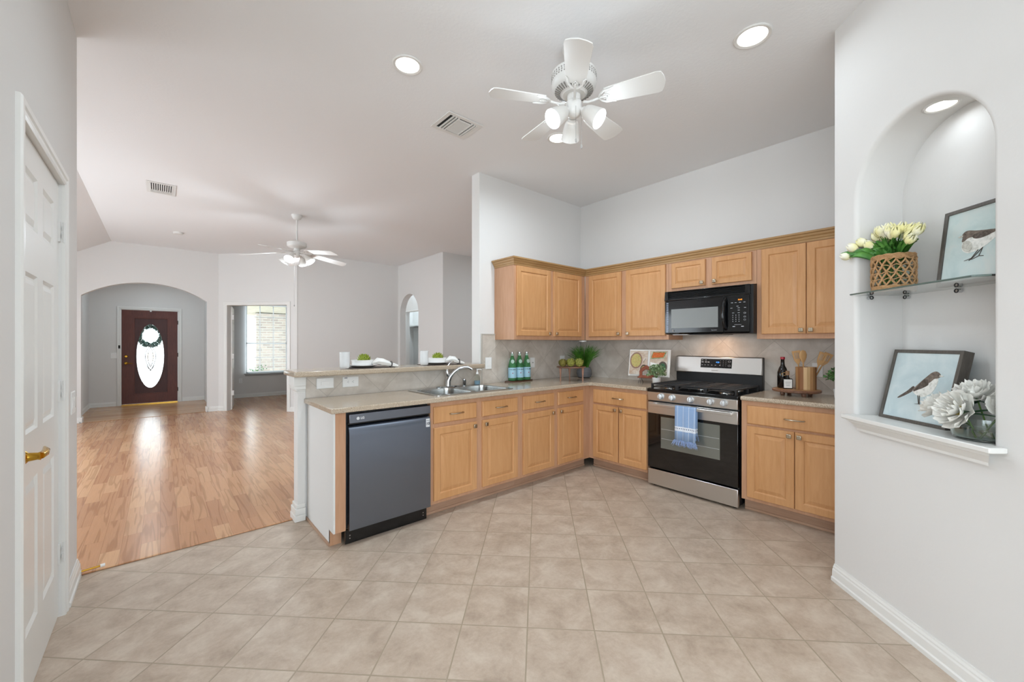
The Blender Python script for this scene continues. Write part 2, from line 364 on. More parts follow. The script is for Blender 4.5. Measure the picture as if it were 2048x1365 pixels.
# ============================================================ SHELL
H = 3.175
xz = lambda y: None
def wallY(name, outer, holes, y0, y1, mat='wall'):      # polygon in (X,Z), thickness along Y
    return struct(MB().poly(outer, holes, y0, y1, lambda a, b, d: (a, d, b)).build(name, M[mat]))
def wallX(name, outer, holes, x0, x1, mat='wall'):      # polygon in (Y,Z)
    return struct(MB().poly(outer, holes, x0, x1, lambda a, b, d: (d, a, b)).build(name, M[mat]))
rect = lambda a0, a1, b0, b1: [(a0, b0), (a1, b0), (a1, b1), (a0, b1)]
# floors
struct(MB().poly([(-3, -3), (4.3, -3), (4.3, 3.46), (-3, 3.46)], [], -.05, 0, lambda a, b, d: (a, b, d)).build('floor', M['tile']))
struct(MB().box(-2.3, 6.3, 3.46, 10.0, -.05, -.001).box(.9, 3.2, 10.0, 12.0, -.05, -.001).box(3.2, 6.3, 10, 10.6, -.05, -.001).build('floor', M['laminate']))
struct(MB().box(-1.3, .9, 10.0, 12.25, -.05, -.0005).build('floor', M['foyer']))
struct(MB().box(-.36, .79, 3.445, 3.485, 0, .009).build('trim_1', M['laminate'], bevel=.006), 'wood transition strip between the tile and the laminate floor', 'threshold')
struct(MB().box(-1.02, .70, 9.985, 10.01, 0, .005).build('trim_2', M['laminate'], bevel=.002))
# ceiling
struct(MB().box(-.65, 6.3, -3, 12.3, H, H+.1).box(-3, -.65, -3, 3.55, H, H+.1).build('ceiling', M['ceil']))
struct(MB().add([(-.65, 3.5, H), (-2.35, 3.5, H-1.027), (-2.35, 12.3, H-1.027), (-.65, 12.3, H), (-.65, 3.5, H+.1), (-2.35, 3.5, H-.927), (-2.35, 12.3, H-.927), (-.65, 12.3, H+.1)],
    [(0, 1, 2, 3), (4, 7, 6, 5), (0, 4, 5, 1), (2, 6, 7, 3), (1, 5, 6, 2), (0, 3, 7, 4)]).build('ceiling', M['ceil']))
# pantry wall with door opening (x=-.37 face), Y from 1.2 to 3.47
wallX('wall_left', [(1.2, 0), (2.185, 0), (2.185, 2.17), (3.005, 2.17), (3.005, 0), (3.47, 0), (3.47, H), (1.2, H)], [], -.49, -.37)
wallY('wall_pantry', rect(-2.2, -.49, 0, H), [], 3.35, 3.47)
wallY('wall_breakfast_left', rect(-3, -.49, 0, H), [], 1.2, 1.32)
# breakfast area behind the camera, with windows
wallY('wall_back', rect(-3.1, 2.4, 0, H), [rect(-2.2, 1.0, .5, 2.6)], -3.1, -2.98)
wallX('wall_breakfast_side', rect(-3, 1.3, 0, H), [rect(-2.4, .4, .5, 2.6)], -3.12, -3.0)
wm = MB()
for x in (-2.2, -1.15, -.1, .95): wm.box(x, x+.05, -3.06, -3.02, .5, 2.6)
for z in (.5, 1.5, 2.55): wm.box(-2.2, 1.0, -3.06, -3.02, z, z+.05)
struct(wm.build('window_1', M['trim']))
wm = MB()
for y in (-2.4, -1.45, -.55, .35): wm.box(-3.08, -3.04, y, y+.05, .5, 2.6)
for z in (.5, 1.5, 2.55): wm.box(-3.08, -3.04, -2.4, .4, z, z+.05)
struct(wm.build('window_2', M['trim']))
# diagonal niche wall: local frame, x right seen from the front, y into the wall
NW = Matrix.Translation((2.8195, .3995, 0)) @ Matrix.Rotation(rad(-135), 4, 'Z')
NWL = (2.8195, .3995, 0); NWR = (0, 0, rad(-135))
Wn = .646; zs = 2.13; z0n = .955
def archloop(e, n=28, base=None):
    r = Wn/2 + e; cx = Wn/2
    L = [(cx-r, z0n if base is None else base), (cx+r, z0n if base is None else base)]
    for i in range(n+1):
        a = PI*i/n; L.append((cx+r*math.cos(a), zs+r*math.sin(a)))
    return L
rb = .022
wb = MB()
def nfn(a, b, d): return (a, d, b)
out = [(-.157, 0), (2.0, 0), (2.0, H), (-.157, H)]
hole = archloop(rb, base=z0n-.0)
tri = tessellate_polygon([[Vector((p[0], p[1], 0)) for p in L] for L in (out, hole)])
wb.add([nfn(a, b, 0) for a, b in out+hole], [tuple(t_) for t_ in tri])
loops = []
for k in range(6):
    a = PI/2*k/5; L = archloop(rb*(1-math.sin(a))); loops.append([(p[0], rb*(1-math.cos(a)), p[1]) for p in L])
loops.append([(p[0], .235, p[1]) for p in archloop(0)])
wb.loft(loops, False, True)
wb.box(-.157, 2.0, .30, .34, 0, H).add([(-.157, 0, 0), (-.157, .3, 0), (-.157, .3, H), (-.157, 0, H)], [(0, 1, 2, 3)])
o = struct(wb.build('wall_niche', M['wall'], smooth=30)); o.location = NWL; o.rotation_euler = NWR
wallY('wall_niche_return', rect(2.95, 4.3, 0, H), [], .36, .48)
wallX('wall_breakfast_right', rect(-3, -1.1, 0, H), [], 1.42, 1.5)
# range wall and peninsula wall
wallX('wall_right', rect(.3, 3.54, 0, H), [], 4.20, 4.32)
wallY('wall_kitchen', rect(2.53, 4.30, 0, H), [], 3.405, 3.54)
# far living walls
sag = []
for i in range(25):
    th = math.asin(.86/1.42); a = -th + 2*th*i/24; sag.append((-.16+1.42*math.sin(a), 2.48-1.42+1.42*math.cos(a)))
far = [(-2.3, 0), (-1.02, 0)] + sag + [(.70, 0), (.885, 0), (.885, H), (-.65, H), (-2.3, 2.178)]
wallY('wall_far', far, [], 10.0, 10.14)
# 45 degree wall with the office doorway; local x from P1
OW = (.885, 10.0, 0); OR = (0, 0, rad(-45)); 
o = struct(MB().poly([(0, 0), (.185, 0), (.185, 2.13), (1.44, 2.13), (1.44, 0), (1.65, 0), (1.65, H), (0, H)], [], 0, .12, nfn).build('wall_office', M['wall'])); o.location = OW; o.rotation_euler = OR
wallY('wall_living_back', rect(2.045, 4.32, 0, H), [], 8.84, 8.96)
# wall C with arched doorway (Y 7.86..8.74)
ya, yb = 7.86, 8.74; rr = (yb-ya)/2; aL = [(yb, 0)] + [((ya+yb)/2+rr*math.cos(PI*i/20), 2.035+rr*math.sin(PI*i/20)) for i in range(21)] + [(ya, 0)]
wallX('wall_arch', [(8.84, 0), (yb, 0)] + aL[1:-1] + [(ya, 0), (6.86, 0), (6.86, H), (8.84, H)], [], 4.2, 4.34)
wallY('wall_hall', rect(4.34, 6.3, 0, H), [], 6.86, 6.98)
wallY('wall_hall_light_block', rect(4.32, 6.3, 0, H), [], 3.42, 3.54)  # unseen wall added to stop outside light leaking into the hall
wallX('wall_hall_right', rect(3.4, 10.7, 0, H), [], 6.2, 6.3)
wallX('wall_living_left', rect(3.47, 10.1, 0, 2.35), [rect(4.3, 8.9, .4, 2.1)], -2.3, -2.2)
wm = MB()
for y in (4.3, 5.8, 7.35, 8.85): wm.box(-2.27, -2.23, y, y+.05, .4, 2.1)
for z in (.4, 1.2, 2.05): wm.box(-2.27, -2.23, 4.3, 8.9, z, z+.05)
struct(wm.build('window_3', M['trim']))
# foyer
wallX('wall_foyer_left', rect(10.14, 12.3, 0, 2.8), [], -1.24, -1.13)
wallX('wall_foyer_right', rect(10.14, 12.3, 0, 2.8), [], .80, .9)
wallY('wall_foyer_back', [(-1.2, 0), (-.66, 0), (-.66, 2.12), (.33, 2.12), (.33, 0), (.9, 0), (.9, 2.8), (-1.2, 2.8)], [], 12.2, 12.32)
struct(box(-1.2, .9, 10.1, 12.3, 2.8, 2.85).build('ceiling', M['ceil']))
# office
wallY('wall_office_back', rect(.9, 3.3, 0, 2.9), [rect(1.625, 2.56, .60, 2.36)], 12.0, 12.14)
wallX('wall_office_right', rect(8.96, 12.1, 0, 2.9), [], 3.1, 3.2)
struct(MB().poly([(1.1, 10.0), (2.2, 8.98), (3.2, 8.98), (3.2, 12.1), (.9, 12.1), (.9, 10.16)], [], 2.9, 2.95, lambda a, b, d: (a, b, d)).build('ceiling', M['ceil']))
# hall behind the arch
wallX('wall_hall_back', [(8.86, 0), (8.86, 2.165), (9.60, 2.165), (9.60, 0), (10.5, 0), (10.5, H), (6.98, H), (6.98, 0)], [], 4.78, 4.88)
wallX('wall_closet', rect(8.5, 10.5, 0, H), [], 5.45, 5.55)
wallY('wall_closet_side', rect(4.88, 5.5, 0, H), [], 8.5, 8.6)
wallY('wall_hall_end', rect(4.2, 5.8, 0, H), [], 10.5, 10.6)
# baseboards: profile swept along a straight run, local frame x right, front towards -y
def baseboard(name, loc, rz, L, h=.095, ends=True):
    pf = [(0, 0), (-.022, 0), (-.022, .02), (-.016, .026), (-.015, h*.66), (-.011, h*.74), (-.011, h*.82), (-.006, h*.92), (-.005, h), (0, h)]
    mb = MB(); mb.loft([[(x, y, z) for y, z in pf] for x in (0, L)])
    o = struct(mb.build(name, M['trim'])); o.location = loc; o.rotation_euler = (0, 0, rad(rz)); return o
baseboard('baseboard_right', (2.93, .51, 0), -135, 2.1)
baseboard('baseboard_left', (-.37, 3.065, 0), 90, .405)
baseboard('baseboard_left', (-.37, 1.2, 0), 90, .92)
baseboard('baseboard_pantry_end', (-.37, 3.47, 0), 180, 1.8)
baseboard('baseboard_far', (-2.2, 10.0, 0), 0, 1.18)
baseboard('baseboard_far', (.70, 10.0, 0), 0, .185)
baseboard('baseboard_office_wall', OW, -45, .125); 
o = baseboard('baseboard_office_wall', (.885+1.50*R2, 10-1.50*R2, 0), -45, .15)
baseboard('baseboard_living_back', (2.045, 8.84, 0), 0, 2.15)
baseboard('baseboard_foyer', (-1.13, 12.2, 0), 0, .41); baseboard('baseboard_foyer', (.39, 12.2, 0), 0, .41)
baseboard('baseboard_foyer_left', (-1.13, 10.14, 0), 90, 2.06)
baseboard('baseboard_office', (.9, 12.0, 0), 0, 2.2)
baseboard('baseboard_wall_c', (4.2, 7.86, 0), -90, 1.0)
struct(box(-1.04, -1.0, 9.978, 10.14, 0, .095).build('baseboard_arch_left', M['trim'], bevel=.004)); struct(box(.68, .72, 9.978, 10.14, 0, .095).build('baseboard_arch_right', M['trim'], bevel=.004))
# ------------------------------------------------------------ casing helper: profile around opening, local frame
def casing(name, loc, rz, x0, x1, z1, w=.06, th=.018, parent=None):
    pf = [(0, 0), (0, -th*.55), (.008, -th*.8), (w*.45, -th*.7), (w*.55, -th), (w*.9, -th), (w, -th*.7), (w, 0)]
    mb = MB(); loops = []
    for path in range(4):
        L = []
        for o_, y in pf:
            p = [(x0-o_, y, 0), (x0-o_, y, z1+o_), (x1+o_, y, z1+o_), (x1+o_, y, 0)][path]; L.append(p)
        loops.append(L)
    mb.loft(loops); o = mb.build(name, M['trim'], parent)
    if parent is None: o.location = loc; o.rotation_euler = (0, 0, rad(rz))
    return o
def sixpanel(mb, w, h, y=0, t=.035):
    st = .115*w/.8; mid = .1*w/.8; pw = (w-2*st-mid)/2
    zs_ = [(.24, .24+.58), (.24+.58+.13+.06, .24+.58+.19+.62), (h-.12-.22, h-.12)]
    xs = [(st, st+pw), (st+pw+mid, w-st)]
    xb = sorted({0, w, *[q for a in xs for q in a]}); zb = sorted({0, h, *[q for a in zs_ for q in a]})
    for i in range(len(xb)-1):
        for j in range(len(zb)-1):
            c = (xb[i], xb[i+1], zb[j], zb[j+1])
            if (c[0], c[1]) in xs and (c[2], c[3]) in zs_:
                mb.rings(*c, [(0, y), (.012, y+.009), (.02, y+.009), (.042, y+.002)], back=False)
            else: mb.add([(c[0], y, c[2]), (c[1], y, c[2]), (c[1], y, c[3]), (c[0], y, c[3])], [(0, 1, 2, 3)])
    mb.add([(0, y, 0), (w, y, 0), (w, y, h), (0, y, h), (0, y+t, 0), (w, y+t, 0), (w, y+t, h), (0, y+t, h)], [(0, 4, 5, 1), (1, 5, 6, 2), (2, 6, 7, 3), (3, 7, 4, 0), (4, 7, 6, 5)])
# pantry door (closed), local x = +Y, front faces +X
d1 = struct(thing('door_1', 'white six-panel pantry door with brass lever on the left wall', 'door', (-.37, 2.19, 0), 90))
mb = MB(); sixpanel(mb, .81, 2.15, .012); mb.v = [(a+.0, b, c+.012) for a, b, c in mb.v]; mb.build('door_leaf', M['trim'], d1)
MB().box(-.005, 0, 0, .12, 0, 2.17).box(.81, .815, 0, .12, 0, 2.17).box(-.005, .815, 0, .12, 2.165, 2.17).build('door_jamb', M['jamb'], d1)
casing('door_casing', None, 0, 0, .81, 2.165, parent=d1)
for z in (.27, 1.08, 1.875):
    mb = MB(); mb.cyl((.815, -.006, z), (.815, -.006, z+.1), .007).box(.79, .815, .004, .0125, z, z+.1); mb.box(.7995, .829, -.002, .0, z+.02, z+.045).box(.7995, .829, -.002, 0, z+.06, z+.08); mb.build('hinge', M['jamb'], d1, smooth=True)
h_ = MB().lathe([(.001, 0), (.033, .0), (.034, .006), (.026, .014), (.016, .022), (.013, .045), (.016, .052)], (.062, .012, .955), 24, (0, -1, 0)).build('lever_handle', M['brass'], d1, smooth=True)
MB().tube([(.062, -.04, .955), (.09, -.045, .957), (.13, -.043, .962), (.165, -.034, .968)], [.012, .012, .0105, .004], 12).build('lever', M['brass'], h_, smooth=True)
# light switch on the pantry wall
def plate(name, label, loc, rz, w=.075, h=.12, kind='toggle', horiz=False, cat='outlet', group=None):
    t_ = thing(name, label, cat, loc, rz, group)
    MB().rings(-w/2, w/2, -h/2, h/2, [(0, 0), (0, -.003), (.004, -.006)]).build('cover_plate', M['whiteplastic'], t_)
    if kind == 'duplex':
        for s in (-1, 1):
            cx, cz = (s*.02, 0) if horiz else (0, s*.02)
            m_ = MB().mat(M['whiteplastic']).lathe([(.0155, 0), (.0155, .002)], (cx, -.0055, cz), 20, (0, -1, 0)); m_.mat(M['dark'])
            for q in (-1, 1):
                if horiz: m_.box(cx-.002, cx+.0045, -.0082, -.0076, q*.006-.001, q*.006+.001)
                else: m_.box(q*.006-.001, q*.006+.001, -.0082, -.0076, cz-.002, cz+.0045)
            if horiz: m_.box(cx-.0085, cx-.005, -.0082, -.0076, -.002, .002)
            else: m_.box(-.002, .002, -.0082, -.0076, cz-.0085, cz-.005)
            m_.build('socket', None, t_)
    elif kind == 'toggle': MB().box(-.005, .005, -.016, -.005, -.01, .012).build('toggle', M['whiteplastic'], t_, bevel=.002)
    elif kind == 'rocker':
        n = 1 if horiz else max(1, int(round((w-.03)/.046)))
        for i in range(n):
            cx = (i-(n-1)/2)*.046
            if horiz: MB().rings(-.033, .033, -.0165, .0165, [(0, -.004), (.002, -.0085)]).build('rocker', M['white'], t_)
            else: MB().rings(cx-.0165, cx+.0165, -.033, .033, [(0, -.004), (.002, -.0085)]).build('rocker', M['white'], t_)
    elif kind == 'jack': MB().cyl((0, -.005, 0), (0, -.012, 0), .006, n=12).build('jack', M['greyprint'], t_)
    return t_
plate('light_switch', 'white double rocker light switch beside the pantry door', (-.37, 3.31, 1.036), 90, .118, .125, 'rocker', cat='switch')
plate('light_switch', 'white double light switch left of the front door', (-.745, 12.2, 1.095), 0, .125, .125, 'rocker', cat='switch')
plate('wall_outlet', 'white outlet under the office window', (1.507, 12.0, .427), 0, kind='duplex')
plate('light_switch', 'horizontal white rocker switch on the bar backsplash, left of the outlet', (.9895, 3.389, 1.049), 0, .13, .085, 'rocker', True, 'switch')
o_ = plate('wall_outlet', 'horizontal white outlet on the bar backsplash with a dark sticker', (1.189, 3.389, 1.048), 0, .13, .085, 'duplex', True)
MB().box(-.052, -.028, -.0072, -.006, .031, .036).build('sticker', M['ink'], o_)
plate('light_switch', 'white switch plate on the backsplash beside the bar end', (2.639, 3.389, 1.153), 0, .084, .125, 'rocker', cat='switch')
plate('wall_outlet', 'white outlet half hidden behind the green bottles', (2.965, 3.389, 1.14), 0, .075, .118, 'duplex')
plate('cable_plate', 'white cable jack plate right of the green bottles', (3.293, 3.389, 1.14), 0, .075, .12, 'jack', cat='wall plate')
plate('wall_outlet', 'white outlet behind the artichoke stand', (3.82, 3.389, 1.15), 0, .08, .12, 'duplex')
plate('wall_outlet', 'white outlet behind the wooden utensil crock', (4.189, .845, 1.14), -90, .075, .118, 'duplex')
# spring door stop with white tip
ds = thing('door_stop', 'brass rod door stop with a white tip on the left baseboard', 'door stop', (-.346, 3.43, .03))
MB().cyl((-.002, 0, 0), (.075, .012, .0), .0055).build('rod', M['brass'], ds, smooth=True); MB().cyl((.075, .012, 0), (.095, .015, 0), .009).build('tip', M['white'], ds, smooth=True)
# office doorway casing + open leaf
casing('door_2_casing', OW, -45, .185, 1.44, 2.13, .07)['kind'] = 'structure'
d2 = struct(thing('door_2', 'white office door standing open edge-on with three hinges', 'door', (1.105, 9.935, 0), 0))
d2.rotation_euler = (0, 0, rad(81)); mb = MB(); sixpanel(mb, .76, 2.1, 0); mb.v = [(a, b, c+.01) for a, b, c in mb.v]; mb.build('door_leaf', M['trim'], d2)
for z in (.3, 1.05, 1.85): box(-.012, .002, -.03, .0, z, z+.1).build('hinge', M['jamb'], d2)
# front door: local frame at (-.636,12.2)
d3 = struct(thing('door_3', 'dark mahogany front door with oval leaded glass', 'door', (-.636, 12.2, 0), 0))
ov = lambda rx, rz_, n=40: [(.47+rx*math.cos(2*PI*i/n), 1.076+rz_*math.sin(2*PI*i/n)) for i in range(n)]
MB().poly(rect(0, .94, .02, 2.1), [rect(.185, .785, .22, 1.94)], 0, .045, nfn).build('door_leaf', M['doorwood'], d3, bevel=.004)
mb = MB().poly(rect(.185, .785, .22, 1.94), [ov(.235, .722)], .016, .035, nfn); mb.build('door_panel', M['doorwood2'], d3)
MB().poly(rect(.178, .792, .213, 1.947), [rect(.21, .76, .245, 1.915)], .003, .018, nfn).build('panel_molding', M['doorwood'], d3, bevel=.005)
t = NT('leaded_glass'); t.set(Base_Color=lin('f2f8f6'), Roughness=.25, Transmission_Weight=1, IOR=1.1); 
MB().poly(ov(.236, .723), [], .02, .026, nfn).build('oval_glass', t.m, d3)
mb = MB(); mb.tube([(a, .017, b) for a, b in ov(.237, .724)+[ov(.237, .724)[0]]], .007, 6)
mb.build('oval_trim', M['doorwood2'], d3, smooth=True)
mb = MB()
def cam_(pts, r=.0022): mb.tube([(x, .019, z) for x, z in pts], r*2.1, 5)
for z in (.56, .80, 1.06, 1.3):
    hw = .235*math.sqrt(max(0, 1-((z-1.076)/.723)**2)); cam_([(.47-hw, z), (.47+hw, z)], .0016)
cam_([(.47, .36), (.47, .78)]); cam_([(.47, 1.3), (.47, 1.79)], .0016)
for s in (-1, 1):
    cam_([(.47+s*.12, .45), (.47+s*.17, .9), (.47+s*.17, 1.3), (.47+s*.12, 1.7)], .0016)
    cam_([(.47, .74), (.47+s*.05, .86), (.47+s*.09, 1.02), (.47+s*.085, 1.15), (.47+s*.03, 1.28), (.47, 1.3)], .003)
    cam_([(.47, .82), (.47+s*.03, .92), (.47+s*.05, 1.05), (.47+s*.03, 1.2), (.47, 1.27)], .003)
    cam_([(.47, .76), (.47+s*.03, .79), (.47+s*.06, .85), (.47+s*.03, .9), (.47, .86)], .003)
mb.build('leading', M['greyprint'], d3)
MB().poly([(.47+.055*math.cos(2*PI*i/20), 1.06+.13*math.sin(2*PI*i/20)) for i in range(20)], [], .0185, .0195, nfn).build('bevel_medallion', glass('amber_tint_glass', 'e8d9c0', .2, 1.1), d3)
MB().lathe([(.001, 0), (.032, 0), (.03, .01), (.02, .022)], (.072, 0, 1.075), 20, (0, -1, 0)).build('deadbolt', M['brass'], d3, smooth=True)
k_ = MB().lathe([(.001, 0), (.034, 0), (.03, .01), (.014, .02), (.012, .05)], (.072, 0, .925), 20, (0, -1, 0)).build('lever_handle', M['brass'], d3, smooth=True)
MB().tube([(.072, -.045, .925), (.11, -.048, .925), (.18, -.04, .915)], [.009, .009, .005], 8).build('lever', M['brass'], k_, smooth=True)
box(.46, .49, -.012, .0, 2.075, 2.105).build('door_sensor', M['white'], d3, bevel=.003)
box(0, .94, -.03, .05, 0, .018).build('threshold', M['brass'], d3)
box(-.05, -.02, -.02, -.002, 1.25, 1.32).build('chime', M['dark'], d3, bevel=.003)
casing('casing', None, 0, -.012, .955, 2.112, .06, parent=d3)
MB().box(-.024, -.001, 0, .12, 0, 2.12).box(.941, .966, 0, .12, 0, 2.12).box(-.024, .966, 0, .12, 2.101, 2.12).build('door_jamb', M['jamb'], d3)
for z in (.25, 1.05, 1.8): MB().cyl((.945, -.006, z), (.945, -.006, z+.09), .006, n=8).build('hinge', M['dark'], d3)
# wreath hung outside the glass
wr = MB(); random.seed(5)
for i in range(800):
    a = random.random()*2*PI; r = .215+random.uniform(-.05, .05); c = Vector((-.166+r*math.cos(a)*.92, 12.285+random.uniform(-.02, .03), 1.54+r*math.sin(a)))
    d = Vector((math.cos(a+random.uniform(-1, 1)), random.uniform(-.5, .5), math.sin(a+random.uniform(-1, 1))))*.035; p = Vector((-d.z, d.y, d.x))*.22
    wr.add([c-d, c+p, c+d, c-p], [(0, 1, 2, 3)])
tag(wr.build('wreath', M['wreath'], fix=False), 'green leafy wreath hanging outside the oval front door glass', 'wreath')
# office window with blinds
w3 = struct(thing('window_4', 'office double-hung window with open horizontal blinds', 'window', (1.625, 12.0, 0), 0))
ww = .935; fr = MB()
for x in (0, ww-.03): fr.box(x, x+.03, .05, .09, .6, 2.36)
for z in (.6, 1.345, 2.33): fr.box(0, ww, .05, .09, z, z+.035)
fr.build('sash', M['winframe'], w3)
gm = MB()
for x in (.3, .6): gm.box(x, x+.02, .062, .075, .62, 2.34)
for z in (.99, 1.70, 2.03): gm.box(.02, ww-.02, .062, .075, z, z+.012)
gm.build('muntins', M['winframe'], w3)
box(.02, ww-.02, .078, .082, .62, 2.34).build('pane', M['clearthin'], w3)
bl = MB()
for i in range(40):
    z = .64+i*.0425; bl.add([(.02, .012, z), (ww-.02, .012, z), (ww-.02, .046, z+.006), (.02, .046, z+.006), (.02, .012, z+.002), (ww-.02, .012, z+.002), (ww-.02, .046, z+.008), (.02, .046, z+.008)], [(0, 1, 2, 3), (4, 7, 6, 5), (0, 4, 5, 1), (2, 6, 7, 3)])
bl.box(.02, ww-.02, .008, .05, 2.33, 2.36).box(.02, ww-.02, .01, .048, .615, .628)
for x in (.18, ww-.18): bl.box(x, x+.002, .008, .01, .62, 2.34)
bl.build('blind', M['slat'], w3)
box(-.04, ww+.06, -.045, .05, .575, .6).build('sill', M['winframe'], w3, bevel=.004); box(-.02, ww+.04, -.015, .0, .535, .575).build('apron', M['winframe'], w3)
# exterior: brick wing, soffit, fence, shrub, lawn
struct(box(-12, 14, 12.33, 30, -.25, -.2).build('ground_outside', M['lawn']))
tag(box(2.15, 6, 14.0, 14.3, -.2, 2.25).build('brick_wing', M['brick']), 'pale brick house wing outside the office window', 'building')
sf = MB().add([(1.2, 12.4, 2.75), (4.6, 12.4, 2.35), (4.6, 14.4, 2.15), (2.0, 14.4, 2.2), (1.2, 12.4, 2.81), (4.6, 12.4, 2.41), (4.6, 14.4, 2.21), (2.0, 14.4, 2.26)], [(0, 1, 2, 3), (4, 7, 6, 5), (0, 4, 5, 1), (1, 5, 6, 2), (2, 6, 7, 3), (3, 7, 4, 0)])
tag(sf.build('roof_soffit', M['soffit']), 'tan roof overhang above the brick outside the office window', 'roof')
tag(box(1.0, 2.1, 15.6, 15.7, -.2, 1.35).build('fence', M['orange']), 'terracotta fence seen at the left of the office window', 'fence')
sh = MB(); random.seed(3)
for i in range(500):
    c = Vector((1.98+random.gauss(0, .13), 12.95+random.gauss(0, .1), .45+random.gauss(0, .11))); d = Vector((random.uniform(-1, 1), random.uniform(-1, 1), random.uniform(-1, 1))).normalized()*.03; p = d.cross(Vector((0, 1, .3))).normalized()*.014
    sh.add([c-d, c+p, c+d, c-p], [(0, 1, 2, 3)])
sr = thing('shrub', 'green shrub outside at the foot of the office window', 'shrub', (0, 0, 0)); sh.build('foliage', M['shrub'], sr, fix=False); MB().tube([(1.98, 12.95, -.2), (1.98, 12.95, .4)], .015, 6).build('trunk', M['olive'], sr)
# closet shelf beyond the arch
cs = thing('closet_shelf', 'white closet shelf with bracket and rod beyond the arched opening', 'shelf', (5.0, 9.62, 0), -90)
box(-.85, .95, .28, .44, 1.84, 1.86).build('shelf_board', M['trim'], cs)
MB().poly([(.28, 1.84), (.28, 1.55), (.31, 1.49), (.44, 1.49), (.44, 1.84)], [], -.02, .0, lambda a, b, d: (.05+d, a, b)).build('bracket', M['trim'], cs)
MB().cyl((-.8, .31, 1.81), (.04, .31, 1.81), .014).build('rod', M['greyprint'], cs, smooth=True)
casing('trim_3', (4.78, 9.60, 0), -90, 0, .74, 2.165, .03)['kind'] = 'structure'
tag(box(4.76, 4.779, 8.80, 8.84, 1.02, 1.10).build('wall_sensor', M['dark'], bevel=.003), 'small black wall device below the closet shelf', 'wall device')
# ============================================================ KITCHEN
CT = .94
DR = [(0, 0), (0, -.015), (.003, -.019), (.052, -.019), (.056, -.0165), (.060, -.011), (.064, -.011), (.088, -.0175)]
DRS = [(0, 0), (0, -.015), (.003, -.019), (.04, -.019), (.044, -.0165), (.047, -.011), (.05, -.011), (.066, -.0175)]
DW_ = [(0, 0), (0, -.012), (.007, -.019)]
def knob(parent, x, z):
    MB().lathe([(.006, 0), (.006, .012)], (x, -.019, z), 10, (0, -1, 0)).box(x-.0165, x+.0165, -.046, -.031, z-.0165, z+.0165).build('knob', M['nickel'], parent, bevel=.006, seg=3)
def pull(parent, x, z, w=.12):
    MB().tube([(x-w/2, -.019, z), (x-w/2, -.034, z), (x-w/2+.006, -.040, z), (x, -.047, z), (x+w/2-.006, -.040, z), (x+w/2, -.034, z), (x+w/2, -.019, z)], .0058, 8, 1.35).build('handle', M['nickel'], parent, smooth=True)
def cabinet(label, loc, rz, W_, D_, z0, z1, doors, drawers, kick=True, open_top=True, small=False, cat='cabinet', group=None, white_left=False, name='base_cabinet'):
    t_ = thing(name, label, cat, loc, rz, group)
    mb = MB()
    mb.box(0, .018, .0191, D_, z0, z1).box(W_-.018, W_, .0191, D_, z0, z1).box(.0185, W_-.0185, D_-.012, D_-.0005, z0+.0185, z1).box(.0185, W_-.0185, .0195, D_-.0005, z0+.0003, z0+.018)
    if not open_top: mb.box(.0185, W_-.0185, .0195, D_-.0125, z1-.018, z1-.0003)
    mb.build('carcass', M['maple2'], t_)
    mb = MB(); hs = [rect(a+.006, b-.006, c+.006, d-.006) for a, b, c, d, *_ in doors+drawers]
    mb.poly(rect(0, W_, z0, z1), hs, 0, .019, nfn).build('face_frame', M['maple2'], t_)
    if kick:
        k = box(0, W_, .075, .09, 0, z0+.01).build('toe_kick', M['kick'], t_)
        box(0, W_, .066, .075, 0, .022).build('shoe_molding', M['kick'], k, bevel=.004)
    for a, b, c, d, kx, kz in doors:
        o = MB().rings(a, b, c, d, DRS if small else DR).build('door', M['maple'], t_)
        knob(o, kx, kz)
    for a, b, c, d, n in drawers:
        o = MB().rings(a, b, c, d, DW_).build('drawer', M['maple'], t_)
        for i in range(n): pull(o, (a+b)/2 if n == 1 else a+(b-a)*(i+.5)/n, (c+d)/2)
    return t_
dz = (.132, .705); wz = (.737, .868); kz = .672
def pen(doors): return [(a-X0, b-X0, *dz, (b-X0-.03 if s > 0 else a-X0+.03), kz) for a, b, s in doors]
X0 = 1.58
cabinet('maple sink base cabinet beside the dishwasher, two doors and two drawers', (X0, 2.765, 0), 0, .94, .60, .105, .903, pen([(1.604, 2.016, 1), (2.078, 2.485, -1)]), [(1.604-X0, 2.016-X0, *wz, 1), (2.078-X0, 2.485-X0, *wz, 1)], group=None)
X0 = 2.52
cabinet('maple base cabinet between the sink cabinet and the inner corner', (X0, 2.765, 0), 0, 1.045, .60, .105, .903, pen([(2.556, 2.979, 1), (3.04, 3.441, -1)]), [(2.556-X0, 2.979-X0, *wz, 1), (3.04-X0, 3.441-X0, *wz, 1)])
Y0 = 2.765
def rng(doors): return [(Y0-a, Y0-b, *dz, (Y0-b-.03 if s > 0 else Y0-a+.03), kz) for a, b, s in doors]
cabinet('maple base cabinet left of the range, wide drawer over two doors', (3.565, Y0, 0), -90, Y0-2.06, .60, .105, .903, rng([(2.705, 2.387, 1), (2.375, 2.064, -1)]), [(Y0-2.705, Y0-2.064, .722, .868, 1)])
Y0 = 1.222
cabinet('maple base cabinet right of the range, wide drawer over two doors', (3.565, Y0, 0), -90, .735, .60, .105, .903, rng([(1.179, .857, 1), (.853, .53, -1)]), [(Y0-1.179, Y0-.53, .722, .868, 1)])
